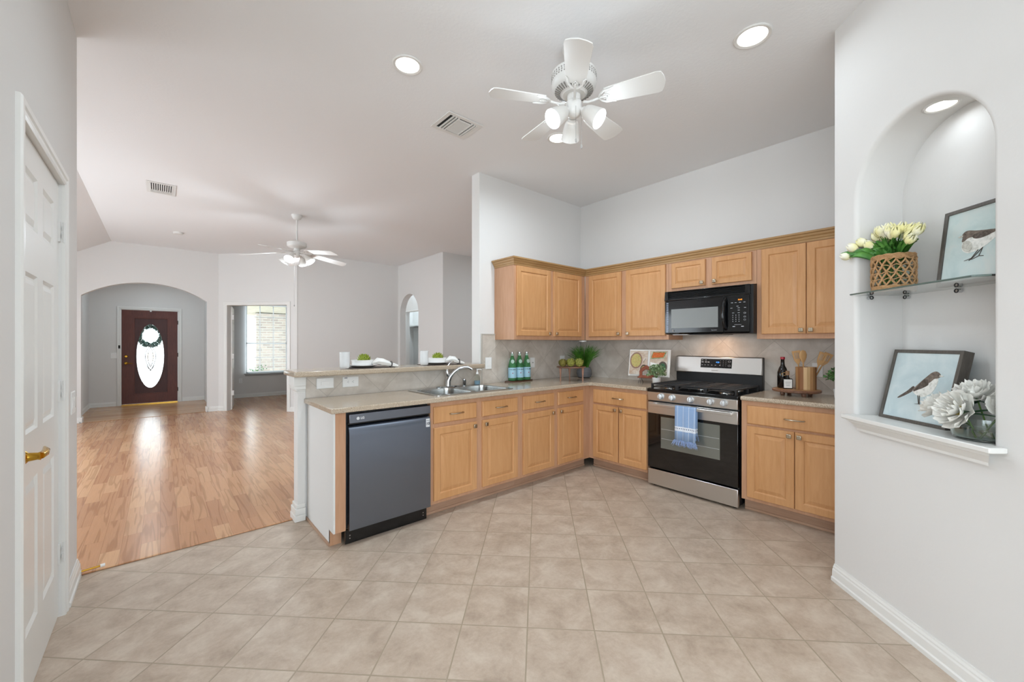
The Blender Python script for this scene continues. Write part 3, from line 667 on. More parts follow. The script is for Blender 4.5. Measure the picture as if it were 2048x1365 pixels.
# peninsula end panel: white side, maple front, with toe-kick notch
ep = thing('end_panel', 'white peninsula end panel with a maple front edge left of the dishwasher', 'panel', (.858, 2.765, 0))
MB().poly([(.0, .105), (.075, .105), (.075, 0), (.635, 0), (.635, .903), (0, .903)], [], 0, .012, lambda a, b, d: (d, a, b)).build('side_panel', M['wall'], ep)
box(.012, .08, 0, .02, .105, .903).build('front_stile', M['maple2'], ep); box(.0, .075, .072, .09, 0, .108).build('kick_block', M['maple2'], ep)
box(-.009, -.0005, .07, .635, 0, .02).build('shoe_molding', M['kick'], ep)
# uppers
uz = (1.446, 2.172); ukz = 1.475
X0 = 2.732
cabinet('maple wall cabinet above the bottles, two doors and a plain left side', (X0, 3.08, 0), 0, 1.15, .322, 1.405, 2.19,
    [(2.758-X0, 3.262-X0, *uz, 3.262-X0-.03, ukz), (3.316-X0, 3.80-X0, *uz, 3.316-X0+.03, ukz)], [], kick=False, open_top=False, name='wall_cabinet')
Y0 = 3.075
cabinet('maple wall cabinet in the corner, left of the microwave', (3.885, Y0, 0), -90, Y0-2.012, .304, 1.405, 2.19,
    [(Y0-3.011, Y0-2.561, *uz, Y0-2.561-.03, ukz), (Y0-2.501, Y0-2.04, *uz, Y0-2.501+.03, ukz)], [], kick=False, open_top=False, name='wall_cabinet')
Y0 = 2.010
cabinet('short maple wall cabinet above the microwave', (3.885, Y0, 0), -90, Y0-1.212, .304, 1.885, 2.19,
    [(Y0-1.975, Y0-1.642, 1.917, 2.166, Y0-1.642-.028, 1.945), (Y0-1.582, Y0-1.247, 1.917, 2.166, Y0-1.582+.028, 1.945)], [], kick=False, open_top=False, small=True, name='wall_cabinet')
Y0 = 1.210
cabinet('maple wall cabinet right of the microwave, by the niche wall', (3.885, Y0, 0), -90, .72, .304, 1.405, 2.19,
    [(Y0-1.172, Y0-.856, *uz, Y0-.856-.03, ukz), (Y0-.851, Y0-.529, *uz, Y0-.851+.03, ukz)], [], kick=False, open_top=False, name='wall_cabinet')
# crown molding on the wall cabinets
pf = [(0.0, 2.178), (.006, 2.178), (.008, 2.193), (.014, 2.198), (.018, 2.212), (.03, 2.222), (.034, 2.236), (.046, 2.241), (.048, 2.255), (0, 2.255)]
loops = [[(2.731-o_, 3.395, z) for o_, z in pf], [(2.731-o_, 3.079-o_, z) for o_, z in pf], [(3.884-o_, 3.079-o_, z) for o_, z in pf], [(3.884-o_, .50, z) for o_, z in pf]]
tag(MB().loft(loops).build('crown_molding', M['crown']), 'carved maple crown running along the tops of the wall cabinets', 'molding')
# backsplashes
o = struct(box(0, 1.63, 0, .01, .94, 1.405).box(0, .18, -.001, .0, 1.40, 1.455).build('backsplash_1', M['splashA'])); o.location = (2.548, 3.392, 0)
# the tile material works in object space: keep its origin at the world origin
def rebase(o):
    M_ = o.matrix_basis.copy(); o.data.transform(Matrix.Translation(o.location)); o.location = (0, 0, 0)
rebase(o)
o = struct(box(2.548, 2.735, 3.392, 3.402, 1.4052, 1.468).build('backsplash_2', M['splashA']))
MBt = MB().poly([(2.547, .94), (2.56, .94), (2.56, 1.456), (2.74, 1.456), (2.74, 1.468), (2.547, 1.468)], [], 3.388, 3.392, nfn)
struct(MBt.build('trim_4', M['splashplain']), 'tile border at the left edge of the backsplash', 'trim')
struct(box(.848, 2.548, 3.392, 3.402, .94, 1.112).build('backsplash_3', M['splashA']))
o = struct(box(0, 2.9, 0, .01, .9, 1.60).build('backsplash_4', M['splashB'])); o.location = (4.19, 3.39, 0); o.rotation_euler = (0, 0, rad(-90))
# half wall under the bar
struct(MB().box(.79, 2.53, 3.403, 3.50, 0, 1.112).box(.79, .846, 3.388, 3.403, 0, 1.112).build('wall_half', M['wall']))
pm = MB()
for e, a, b in ((0, .985, .998), (.006, .998, 1.012), (.018, 1.012, 1.04), (.026, 1.04, 1.112)): pm.box(.785-e, .846, 3.385-e*.7, 3.505+e, a, b)
struct(pm.build('trim_5', M['trim'], bevel=.004), 'white capital under the bar end', 'trim')
pm = MB()
for e, a, b in ((.022, 0, .05), (.018, .05, .1), (.01, .1, .13)): pm.box(.79-e, .846, 3.388-e*.5, 3.5+e, a, b)
struct(pm.build('baseboard_post', M['trim'], bevel=.004))
baseboard('baseboard_half_wall', (2.53, 3.5, 0), 180, 1.7)
# worktops
SX0, SX1, SY0, SY1 = 1.665, 2.505, 2.815, 3.335
def rrect(x0, x1, y0, y1, r, n=6):
    L = []
    for cx, cy, a0 in ((x1-r, y0+r, -90), (x1-r, y1-r, 0), (x0+r, y1-r, 90), (x0+r, y0+r, 180)):
        for i in range(n+1): a = rad(a0+90*i/n); L.append((cx+r*math.cos(a), cy+r*math.sin(a)))
    return L
top = [(.835, 2.73), (3.50, 2.73), (3.515, 2.725), (3.527, 2.713), (3.532, 2.70), (3.532, 2.058), (4.189, 2.058), (4.189, 3.39), (.835, 3.39)]
ident = lambda a, b, d: (a, b, d)
tag(MB().poly(top, [rrect(SX0+.02, SX1-.02, SY0+.02, SY1-.02, .05)], .905, CT, ident).build('countertop', M['granite'], bevel=.013, seg=4), 'speckled beige L-shaped countertop running from the peninsula to the range', 'countertop')
tag(box(3.532, 4.189, .49, 1.225, .905, CT).build('countertop', M['granite'], bevel=.013, seg=4), 'short speckled beige countertop right of the range', 'countertop')
bt = [(.745, 3.285), (2.50, 3.285), (2.518, 3.295), (2.527, 3.315), (2.528, 3.40), (2.528, 3.655), (.77, 3.655), (.745, 3.64)]
tag(MB().poly(bt, [], 1.113, 1.155, ident).build('bar_top', M['granite'], bevel=.013, seg=4), 'raised speckled breakfast bar top above the sink', 'bar top')
# ------------------------------------------------------------ sink, faucet
sk = thing('kitchen_sink', 'stainless double-bowl drop-in sink in the peninsula countertop', 'sink', (0, 0, 0))
b1 = rrect(SX0+.035, SX0+.40, SY0+.035, SY1-.075, .07); b2 = rrect(SX0+.43, SX1-.035, SY0+.035, SY1-.075, .07)
MB().poly(rrect(SX0, SX1, SY0, SY1, .04), [b1, b2], CT+.0005, CT+.006, ident).build('sink_deck', M['steel2'], sk, bevel=.002)
for L in (b1, b2):
    cx = sum(p[0] for p in L)/len(L); cy = sum(p[1] for p in L)/len(L); lp = []
    for s_, z in ((1, CT+.004), (.99, CT-.02), (.97, CT-.12), (.93, CT-.155), (.85, CT-.17), (.2, CT-.175)): lp.append([(cx+(x-cx)*s_, cy+(y-cy)*s_, z) for x, y in L])
    o = MB().loft(lp, False, True).build('basin', M['steel2'], sk, smooth=True)
    MB().lathe([(.045, 0), (.045, .002), (.03, .0025), (.025, -.002)], (cx, cy, CT-.176), 20).build('drain', M['chrome'], o, smooth=True)
fc = thing('faucet', 'chrome single-lever kitchen faucet with arched spout', 'faucet', (2.075, 3.295, CT+.006))
MB().poly([(a*.125, b*.028) for a, b in [(math.copysign(abs(math.cos(t_))**.6, math.cos(t_)), math.copysign(abs(math.sin(t_))**.8, math.sin(t_))) for t_ in [2*PI*i/32 for i in range(32)]]], [], 0, .012, ident).build('base_plate', M['chrome'], fc, bevel=.004)
MB().tube([(0, 0, .01), (.002, 0, .06), (.02, -.010, .105), (.05, -.028, .145), (.088, -.05, .178), (.132, -.075, .194), (.172, -.098, .190), (.20, -.113, .170)], [.026, .024, .021, .018, .016, .015, .014, .0145], 14).build('spout', M['chrome'], fc, smooth=True)
o = MB().lathe([(.016, 0), (.021, .02), (.021, .05), (.014, .075), (.006, .082)], (-.002, .0, .105), 18, (-.1, .1, 1)).build('lever_body', M['chrome'], fc, smooth=True)
MB().tube([(-.008, .004, .18), (-.002, .004, .205), (.018, -.004, .232), (.05, -.02, .252)], [.006, .0055, .005, .0065], 8).build('lever', M['chrome'], o, smooth=True)
tag(MB().lathe([(.026, 0), (.026, .004), (.018, .005), (.018, .052), (.0195, .054), (.0195, .066), (.015, .072), (.001, .073)], (2.262, 3.295, CT+.006), 20).build('air_gap_cap', M['chrome'], smooth=True), 'small chrome air gap cylinder right of the faucet', 'air gap')
sp = thing('soap_bottle', 'clear pump bottle with pale blue soap behind the right sink bowl', 'soap dispenser', (2.425, 3.30, CT+.006))
MB().lathe([(.028, 0), (.03, .006), (.03, .075), (.024, .092), (.012, .1), (.012, .112)], (0, 0, 0), 22).build('bottle', M['clearthin'], sp, smooth=True)
MB().lathe([(.026, .003), (.0275, .008), (.0275, .042)], (0, 0, 0), 20).build('soap', M['bluesoap'], sp, smooth=True)
p_ = MB().lathe([(.014, .108), (.014, .125), (.006, .128), (.006, .15), (.011, .152), (.011, .16)], (0, 0, 0), 16).build('pump', M['white'], sp, smooth=True)
MB().tube([(0, 0, .156), (.02, -.02, .158), (.032, -.032, .15)], .004, 6).build('nozzle', M['white'], p_)
# ------------------------------------------------------------ dishwasher
dw = thing('dishwasher', 'black stainless dishwasher with pocket handle in the peninsula', 'dishwasher', (.94, 2.735, 0))
box(.005, .625, .05, .60, .11, .895).build('tub', M['blackmat'], dw)
pf = [(.03, .045), (.03, 0), (.80, -.002)]
fr_ = MB(); prof = [(0, .108), (0, .745), (.002, .765), (.008, .785), (.018, .80), (.032, .812), (.05, .816), (.05, .108)]
fr_.loft([[(x, y, z) for y, z in prof] for x in (.012, .626)]); fr_.build('door_panel', M['blacksteel'], dw, smooth=True, bevel=.0)
MB().loft([[(x, y, z) for y, z in [(.0, .828), (.002, .888), (.05, .888), (.05, .828)]] for x in (.012, .626)]).build('control_bar', M['blacksteel2'], dw, bevel=.003)
box(.012, .626, .03, .05, .815, .83).build('pocket', M['dark'], dw)
box(0, .615, .045, .06, .006, .10).build('toe_grille', M['black'], dw)
for x in (.03, .585): MB().lathe([(.004, 0), (.004, .002)], (x, .0445, .06), 10, (0, -1, 0)).lathe([(.004, 0), (.004, .002)], (x, .0445, .04), 10, (0, -1, 0)).build('screw', M['chrome'], dw)
lg = MB().lathe([(.001, 0), (.0105, 0), (.0105, .001)], (.070, .0, .858), 24, (0, -1, 0)).build('emblem', M['silverprint'], dw)
text('LG', 'lettering', .021, M['silverprint'], dw, (.100, -.0005, .858), bold=.001)
st_ = box(.585, .617, -.0022, -.0012, .727, .79).build('sticker', M['silverprint'], dw)
text('10', 'sticker_print', .03, M['ink'], st_, (.601, -.0026, .752), bold=.0008); box(.588, .614, -.0026, -.0022, .774, .777).build('sticker_print', M['ink'], st_)
# ------------------------------------------------------------ range: local x = -Y from 2.05, y = +X from 3.54
rg = thing('gas_range', 'stainless gas range with black cooktop and oven glass', 'range', (3.545, 2.048, 0), -90)
RW = .81
box(.004, RW-.004, .03, .62, .03, .90).build('body', M['blackmat'], rg)
mb = MB().box(0, RW, -.012, .60, .905, .935).box(0, RW, -.012, .0, .90, .912); mb.build('cooktop', M['black'], rg, bevel=.006, seg=3)
MB().loft([[(x, y, z) for y, z in [(-.012, .904), (-.004, .822), (.04, .822), (.04, .904)]] for x in (.004, RW-.004)]).build('control_panel', M['steel'], rg, bevel=.003)
for kx in (.14, .25, .42, .592, .70):
    k = MB().lathe([(.030, 0), (.030, .006), (.026, .010), (.025, .022), (.022, .026), (.001, .027)], (kx, -.007, .866), 26, (0, -1, .08)).build('knob', M['silvercap'], rg, smooth=True)
    box(kx-.0055, kx+.0055, -.043, -.03, .844, .888).build('grip', M['silvercap'], k, bevel=.003)
od = MB().mat(M['steel']).box(.004, RW-.004, -.004, .03, .70, .808).mat(M['ovenglass']).box(.004, RW-.004, 0, .03, .182, .70).build('oven_door', None, rg, bevel=.003)
box(.135, .665, -.0012, .001, .382, .675).build('oven_window', M['ovenwin'], od)
for z in (.47, .56): box(.14, .66, -.0016, -.0012, z, z+.0025).build('rack', M['btn'], od)
hd = MB().box(.045, RW-.03, -.062, -.045, .775, .803)
for x in (.06, RW-.07): hd.box(x, x+.03, -.05, -.003, .78, .80)
hd.build('handle', M['steel'], od, bevel=.005, seg=3)
box(.004, RW-.004, -.003, .03, .022, .168).build('storage_drawer', M['steel'], rg, bevel=.004)
box(.02, RW-.02, .03, .05, .01, .18).build('toe_recess', M['dark'], rg)
for x in (.05, RW-.05):
    for y in (.06, .56): MB().cyl((x, y, 0), (x, y, .03), .018).build('foot', M['blackmat'], rg)
bg = MB().box(.0, RW, .575, .635, .93, 1.235).build('backguard', M['blackmat'], rg, bevel=.006)
MB().loft([[(x, y, z) for y, z in [(.572, 1.232), (.548, 1.075), (.58, 1.072), (.60, 1.232)]] for x in (-.006, RW+.0)]).build('backguard_panel', M['steel'], bg, bevel=.004)
def bgy(z): return .572-(1.232-z)*.024/.157 - .0018
dp = MB().add([(.262, bgy(1.212), 1.212), (.555, bgy(1.212), 1.212), (.555, bgy(1.125), 1.125), (.262, bgy(1.125), 1.125), (.262, bgy(1.212)+.004, 1.212), (.555, bgy(1.212)+.004, 1.212), (.555, bgy(1.125)+.004, 1.125), (.262, bgy(1.125)+.004, 1.125)], [(0, 3, 2, 1), (4, 5, 6, 7), (0, 1, 5, 4), (1, 2, 6, 5), (2, 3, 7, 6), (3, 0, 4, 7)]).build('display_panel', M['black'], bg)
lp = MB()
for r_, z in enumerate((1.197, 1.176, 1.150)):
    for x in [(.272, .306), (.272, .304, .33), (.272, .3, .33, .365, .40, .44)][r_]: lp.box(x, x+.012+.006*(r_ == 1), bgy(z)-.0012, bgy(z)-.0004, z, z+(.004 if r_ != 1 else .008))
for x in (.45, .475, .5):
    for z in (1.195, 1.178, 1.162, 1.146): lp.box(x, x+.003, bgy(z)-.0012, bgy(z)-.0004, z, z+.004)
for z in (1.19, 1.150): lp.poly([(.532+.012*math.cos(a*PI/6), z+.009*math.sin(a*PI/6)) for a in range(12)], [[(.532+.010*math.cos(a*PI/6), z+.007*math.sin(a*PI/6)) for a in range(12)]], bgy(z)-.0012, bgy(z)-.0004, nfn)
lp.build('keypad_legends', M['btn'], bg)
text('4:20', 'clock_digits', .018, M['bluedigit'], bg, (.425, bgy(1.18)-.001, 1.18))
text('FRIGIDAIRE', 'lettering', .012, M['greyprint'], bg, (.40, bgy(1.098)-.0004, 1.098))
# grates: three sections of cast iron bars with feet, five burners
for gi, (ga, gb) in enumerate(((.03, .27), (.285, .525), (.54, .78))):
    g = MB(); z = .982
    for x in (ga, gb): g.box(x-.006, x+.006, .03, .55, z-.012, z)
    for y in (.03, .55): g.box(ga, gb, y-.006, y+.006, z-.012, z)
    for k in range(1, 12): y = .03+.52*k/12; g.box(ga, gb, y-.0035, y+.0035, z-.009, z+.001)
    g.box((ga+gb)/2-.005, (ga+gb)/2+.005, .03, .55, z-.012, z+.002)
    for x in (ga, gb):
        for y in (.035, .29, .545): g.box(x-.008, x+.008, y-.012, y+.012, .934, z)
    g.tube([(ga+.02, .012, .938), (ga+.03, .008, .955), (ga+.06, .006, .963), (gb-.06, .006, .963), (gb-.03, .008, .955), (gb-.02, .012, .938)], .006, 6)
    g.build('grate', M['blackmat'], rg, bevel=.002)
for x, y, r in ((.15, .15, .048), (.15, .43, .035), (.405, .29, .05), (.66, .15, .048), (.66, .43, .035)):
    b_ = MB().mat(M['steel2']).lathe([(r+.012, 0), (r+.008, .008), (r-.004, .012)], (x, y, .934), 24).mat(M['blackmat']).lathe([(r, .012), (r, .02), (r-.008, .022)], (x, y, .934), 24).build('burner', None, rg, smooth=True)
# ------------------------------------------------------------ towel over the oven handle
tw = MB(); yl = []
ys = [(-.036, .56), (-.0395, .70), (-.0405, .79), (-.042, .806), (-.0535, .8085), (-.0655, .806), (-.068, .79), (-.071, .70), (-.074, .60), (-.078, .50)]
n = 22; loops = []
for side in (0, .0025):
    pass
grid = []
for yy, zz in ys:
    row = []
    for i in range(n+1):
        u = i/n; x = .305+.19*u; row.append((x, yy+.0035*math.sin(u*17+zz*3)*(.3+min(1, (.81-zz)*4)), zz + (.0 if yy < -.06 else 0)))
    grid.append(row)
vs = [p for r in grid for p in r]; fs = []
for i in range(len(grid)-1):
    for j in range(n): fs.append((i*(n+1)+j, i*(n+1)+j+1, (i+1)*(n+1)+j+1, (i+1)*(n+1)+j))
tw.add(vs, fs); two = thing('dish_towel', 'blue striped dish towel with white band and fringe on the oven handle', 'towel', (3.545, 2.048, 0), -90)
to = tw.build('cloth', M['towel'], two, smooth=80); sm = to.modifiers.new('solid', 'SOLIDIFY'); sm.thickness = .003; sm.offset = -1
fm = MB(); random.seed(7)
for i in range(90):
    x = .304+.192*i/89; dx = random.uniform(-.012, .012)+(x-.40)*.18; L_ = random.uniform(.035, .06)
    fm.tube([(x, -.078, .505), (x+dx*.5, -.082, .505-L_*.5), (x+dx, -.079+random.uniform(-.006, .004), .505-L_)], .0014, 4)
fm.build('fringe', M['fringe'], two); fm = MB()
for i in range(36):
    x = .304+.192*i/35; fm.tube([(x, -.036, .565), (x+random.uniform(-.01, .01), -.034, .515)], .0014, 4)
fm.build('fringe', M['fringe'], two)

# ------------------------------------------------------------ microwave (local x=-Y from 2.0, y=+X from 3.80)
mw = thing('microwave', 'black over-the-range microwave above the gas range', 'microwave', (3.80, 2.0, 0), -90)
MWW = .787
box(0, MWW, .012, .385, 1.455, 1.878).build('housing', M['blackmat'], mw, bevel=.004)
MB().loft([[(x, y, z) for y, z in [(.012, 1.455), (-.012, 1.468), (-.016, 1.62), (-.014, 1.785), (.012, 1.785)]] for x in (0, .552)]).build('door', M['black'], mw, bevel=.003)
MB().loft([[(x, y, z) for y, z in [(.012, 1.455), (-.012, 1.468), (-.016, 1.62), (-.014, 1.785), (.012, 1.785)]] for x in (.554, .762)]).build('control_panel', M['black'], mw, bevel=.003)
vg = MB().box(0, .03, -.016, .02, 1.79, 1.878).box(MWW-.06, MWW-.022, -.016, .02, 1.79, 1.878).box(0, MWW-.02, -.016, .02, 1.79, 1.80).box(0, MWW-.02, -.012, .02, 1.868, 1.878)
vg.build('vent_frame', M['black'], mw, bevel=.004)
v2 = MB()
for i in range(5): z = 1.808+i*.0125; v2.add([(.03, -.013, z), (MWW-.06, -.013, z), (MWW-.06, .006, z+.007), (.03, .006, z+.007), (.03, -.013, z+.003), (MWW-.06, -.013, z+.003), (MWW-.06, .006, z+.010), (.03, .006, z+.010)], [(0, 1, 2, 3), (4, 7, 6, 5), (0, 4, 5, 1), (2, 6, 7, 3)])
v2.build('louvers', M['black'], mw)
box(.068, .508, -.0185, -.0155, 1.514, 1.70).build('door_window', M['mwwin'], mw)
bm_ = MB()
for i in range(17):
    for j in range(2): bm_.box(.018+j*.011, .026+j*.011, -.0172, -.0155, 1.475+i*.0175, 1.487+i*.0175)
bm_.build('perforated_strip', M['blacksteel2'], mw)
MB().tube([(.575, -.014, 1.49), (.57, -.04, 1.515), (.565, -.055, 1.57), (.563, -.06, 1.63), (.565, -.055, 1.69), (.57, -.04, 1.745), (.575, -.014, 1.77)], [.012, .015, .016, .016, .016, .015, .012], 12).build('handle', M['black'], mw, smooth=True)
cp = MB()
for z, xs_ in ((1.722, (.625, .655, .69, .725)), (1.69, (.67,)), (1.675, (.62, .68, .73)), (1.655, (.68,)), (1.632, (.635, .68))):
    for x in xs_: cp.box(x-.008, x+.008, -.0175, -.0158, z, z+.0035)
for r_ in range(4):
    for c_ in range(3): cp.box(.63+c_*.025, .634+c_*.025, -.0175, -.0158, 1.61-r_*.018, 1.617-r_*.018)
cp.box(.645, .70, -.0175, -.0158, 1.53, 1.532).box(.63, .65, -.0175, -.0158, 1.512, 1.518).box(.70, .72, -.0175, -.0158, 1.512, 1.518)
for z in (1.63, 1.598, 1.572): cp.poly([(.728+.009*math.cos(a*PI/5), z+.007*math.sin(a*PI/5)) for a in range(10)], [[(.728+.007*math.cos(a*PI/5), z+.0055*math.sin(a*PI/5)) for a in range(10)]], -.0175, -.0158, nfn)
cp.build('keypad_legends', M['btn'], mw)
text('12:45', 'clock_digits', .016, M['amber'], mw, (.69, -.0162, 1.748), bold=.0006)
text('Spacemaker', 'lettering', .010, M['btn'], mw, (.475, -.0168, 1.488))
e_ = MB().poly([(.085+.010*math.cos(a*PI/12), 1.490+.010*math.sin(a*PI/12)) for a in range(24)], [], -.0172, -.0158, nfn).build('emblem', M['greyprint'], mw)
text('GE', 'emblem_letters', .010, M['black'], e_, (.085, -.0174, 1.490))
box(.05, .2, .05, .2, 1.449, 1.455).build('lamp_lens', M['white'], mw); box(.22, .52, .04, .3, 1.449, 1.455).build('filter', M['charcoal'], mw)
area('microwave_task_light', (3.98, 1.62, 1.445), (0, 0, 0), .1, .06, 1.1, (1, .62, .38))
tag(MB().lathe([(.045, 0), (.045, .016), (.038, .02)], (3.93, 3.15, 1.384), 24).build('puck_light', M['white'], smooth=True), 'round white puck light under the corner wall cabinet', 'light')
# ============================================================ CEILING FIXTURES
def can(label, x, y, r=.095, power=13, z=H, inset=.012):
    t_ = thing('recessed_light', label, 'ceiling light', (x, y, z))
    MB().lathe([(r, -.001), (r, -.006), (r-.006, -.009), (r*.80, -.006), (r*.76, -.001)], (0, 0, 0), 40, cap0=False, cap1=False).build('trim_ring', M['fanwhite'], t_, smooth=True)
    MB().lathe([(.001, -.0035), (r*.78, -.0035), (r*.78, -.001)], (0, 0, 0), 40).build('diffuser', M['lampglow'], t_)
    area('recessed_lamp', (x, y, z-inset), (0, 0, 0), r*1.4, r*1.4, power, (.80, .91, 1), 'DISK', 165)
can('round recessed light nearest the kitchen vent', 1.205, 2.40); can('round recessed light between the fan and the niche wall', 2.615, .838, .10, 2.5); can('round recessed light behind the kitchen ceiling fan', 2.629, 2.382)
def vent(label, x0, x1, y0, y1, ori):
    t_ = thing('ceiling_vent', label, 'vent', ((x0+x1)/2, (y0+y1)/2, H))
    a, b = (x1-x0)/2, (y1-y0)/2
    MB().poly(rect(-a, a, -b, b), [rect(-a+.035, a-.035, -b+.035, b-.035)], -.008, -.001, ident).build('frame', M['fanwhite'], t_, bevel=.003)
    box(-a+.035, a-.035, -b+.035, b-.035, -.003, -.0015).build('duct', M['dark'], t_)
    s = MB(); A, B = a-.035, b-.035
    if ori == 0:
        for i in range(10): y = -B+.02+(2*B-.04)*i/9; s.add([(-A+.09, y-.006, -.004), (A-.06, y-.006, -.004), (A-.06, y+.007, -.012), (-A+.09, y+.007, -.012), (-A+.09, y-.006, -.003), (A-.06, y-.006, -.003), (A-.06, y+.007, -.011), (-A+.09, y+.007, -.011)], [(0, 1, 2, 3), (4, 7, 6, 5), (0, 4, 5, 1), (2, 6, 7, 3)])
        for x in (-A+.03, -A+.055, -A+.08, A-.055, A-.03, A-.01): s.box(x-.006, x+.006, -B, B, -.012, -.004)
    else:
        for i in range(11): x = -A+(2*A)*i/10; s.box(x-.005, x+.005, -B, B-.1, -.012, -.004)
        for y in (B-.095, B-.065, B-.04): s.box(-A, A, y-.008, y+.008, -.012, -.004)
    s.build('slats', M['fanwhite'], t_)
vent('white square ceiling vent beside the kitchen recessed light', 1.684, 2.016, 2.655, 2.945, 0); vent('white ceiling vent in the living room', -.12, .14, 6.0, 6.43, 1)
tag(MB().lathe([(.065, 0), (.065, -.02), (.055, -.03), (.001, -.032)], (.22, 8.5, H), 28).build('smoke_detector', M['fanwhite'], smooth=True), 'round white smoke detector on the living room ceiling', 'smoke detector')
# ---- ceiling fans
def blade_mb(r0, r1, w, pitch, notch=1):
    pts = [(r0, -w*.40), (r0+.05, -w*.44), (r1-.045, -w*.55), (r1-.02, -w*.50), (r1-.008, -w*.3), (r1, 0), (r1-.008, w*.3), (r1-.02, w*.50), (r1-.045, w*.55), (r0+.05, w*.44), (r0, w*.40)]
    mb = MB(); mb.X = Matrix.Rotation(pitch, 4, 'X'); mb.poly(pts, [], -.003, .003, ident); return mb
def fan(label, x, y, zb, R, phase, drop, nshade, shade_phase, kind, power, chains):
    t_ = thing('ceiling_fan', label, 'ceiling fan', (x, y, zb)); top_ = H-zb
    MB().lathe([(.07, top_), (.07, top_-.02), (.05, top_-.055), (.02, top_-.07)], (0, 0, 0), 28).build('canopy', M['fanwhite'], t_, smooth=True)
    MB().lathe([(.013, .08), (.013, top_-.05)], (0, 0, 0), 12).build('downrod', M['fanwhite'], t_, smooth=True)
    hr = .135 if kind == 0 else .125; ho = .05 if kind == 0 else .04; hs = 1.3 if kind == 0 else .8; droop = 0 if kind == 0 else rad(7)
    hb = MB().lathe([(r_, z_*hs) for r_, z_ in [(.03, .12), (hr*.75, .115), (hr, .095), (hr, .045), (hr*.98, .035), (hr*.9, .02), (hr*.55, .002), (hr*.5, -.004)]], (0, 0, ho), 48).build('motor_housing', M['fanwhite'], t_, smooth=True)
    vm = MB()
    if kind == 0:
        for i in range(44):
            a = 2*PI*i/44; ca, sa = math.cos(a), math.sin(a)
            for k in range(3): vm.X = Matrix.Rotation(a, 4, 'Z'); vm.box(hr-.001, hr+.0012, -.004+(k % 2)*.002, .003+(k % 2)*.002, ho+.075+k*.013, ho+.083+k*.013)
        for i in range(36): vm.X = Matrix.Rotation(2*PI*i/36, 4, 'Z'); vm.add([(x_, y_, z_*1.3+ho) for x_, y_, z_ in [(hr*.62, -.003, .0025), (hr*.62, .003, .0025), (hr*.86, .004, .014), (hr*.86, -.004, .014), (hr*.62, -.003, .006), (hr*.62, .003, .006), (hr*.86, .004, .019), (hr*.86, -.004, .019)]], [(0, 1, 2, 3), (4, 7, 6, 5), (0, 4, 5, 1), (2, 6, 7, 3), (1, 5, 6, 2), (0, 3, 7, 4)])
        vm.build('vent_slots', M['greyprint'], hb)
    bl0 = None
    for k in range(5):
        if bl0 is None:
            bl0 = blade_mb(.19, R, .135 if kind == 0 else .13, rad(-12)).build('blade', M['fanwhite'], t_, bevel=.001)
            br = MB()
            br.tube([(.06, 0, -.008), (.09, 0, -.016), (.12, 0, -.014), (.16, 0, -.007), (.2, 0, -.006)], .008, 8)
            br.X = Matrix.Rotation(rad(-12), 4, 'X')
            for s in (-1, 1): br.tube([(.15, 0, -.007), (.165, s*.025, -.007), (.19, s*.042, -.007), (.225, s*.046, -.007), (.245, s*.055, -.007)], [.007, .007, .0065, .006, .003], 6); br.tube([(.17, 0, -.007), (.185, s*.015, -.007), (.2, s*.012, -.007), (.215, 0, -.007)], .004, 6)
            br.build('blade_bracket', M['fanwhite'], bl0, smooth=True); ch0 = bl0.children[0]
            bl0.rotation_euler = (0, droop, phase)
        else:
            b = bl0.copy(); C.objects.link(b); b.parent = t_; b.rotation_euler = (0, droop, phase+2*PI*k/5)
            c = ch0.copy(); C.objects.link(c); c.parent = b
    MB().lathe([(.04, ho+.005), (.04, .01), (.048, .0), (.048, -.02), (.048, -.05), (.04, -.075), (.018, -.09), (.001, -.092)], (0, 0, 0), 28).build('light_fitter', M['fanwhite'], t_, smooth=True)
    for k in range(nshade):
        a = shade_phase+2*PI*k/nshade; d = Vector((math.cos(a), math.sin(a), 0)); ax = (d*1.25+Vector((0, 0, -1))).normalized() if kind == 0 else (d*.8+Vector((0, 0, -1))).normalized()
        p0 = d*(.045 if kind == 0 else .11)+Vector((0, 0, -.05)); p1 = p0+ax*.03
        if kind == 0: prof = [(.024, 0), (.038, .01), (.046, .03), (.051, .06), (.056, .095), (.058, .118)]
        else: prof = [(.018, 0), (.03, .01), (.037, .035), (.055, .08), (.068, .10)]
        inner = [(r-.003, z) for r, z in prof[::-1][:-1]]
        nm = MB().tube([tuple(d*.02+Vector((0, 0, -.045))), tuple(p0), tuple(p1)], .014, 10).lathe([(.024, 0), (.027, .02)], p1-ax*.012, 16, ax).build('lamp_arm', M['fanwhite'], t_, smooth=True)
        s_ = MB().lathe(prof+inner, p1, 30, ax, cap0=False, cap1=False).build('lamp_shade', M['shade'], t_, smooth=True)
        MB().lathe([(.01, .0), (.014, .02), (.026, .045), (.029, .062), (.024, .08), (.012, .09), (.001, .092)], p1, 20, ax).build('bulb', M['bulb'], s_, smooth=True)
        lp_ = Vector((x, y, zb))+p1+ax*(.17 if kind == 0 else .125); point('fan_lamp', lp_, power, .03)
    for cx, cy, L_ in chains:
        mb = MB().cyl((cx, cy, -.05), (cx, cy, -L_), .0012, n=6).lathe([(.002, 0), (.006, -.008), (.0055, -.02), (.003, -.026)], (cx, cy, -L_+.002), 10)
        mb.build('pull_chain', M['greyprint'], t_, smooth=True)
    return t_
fan('large white kitchen ceiling fan with three frosted lamps', 1.897, 1.589, 2.835, .524, rad(6.6), 0, 3, rad(48.7), 0, 1.2, [(-.035, -.045, .245), (.035, -.03, .255)])
fan('white ceiling fan with bell lamps hanging in the living room', 1.45, 6.257, 2.665, .72, rad(8.7), 0, 4, rad(-41.27), 1, 8.5, [(-.04, -.03, .76)])
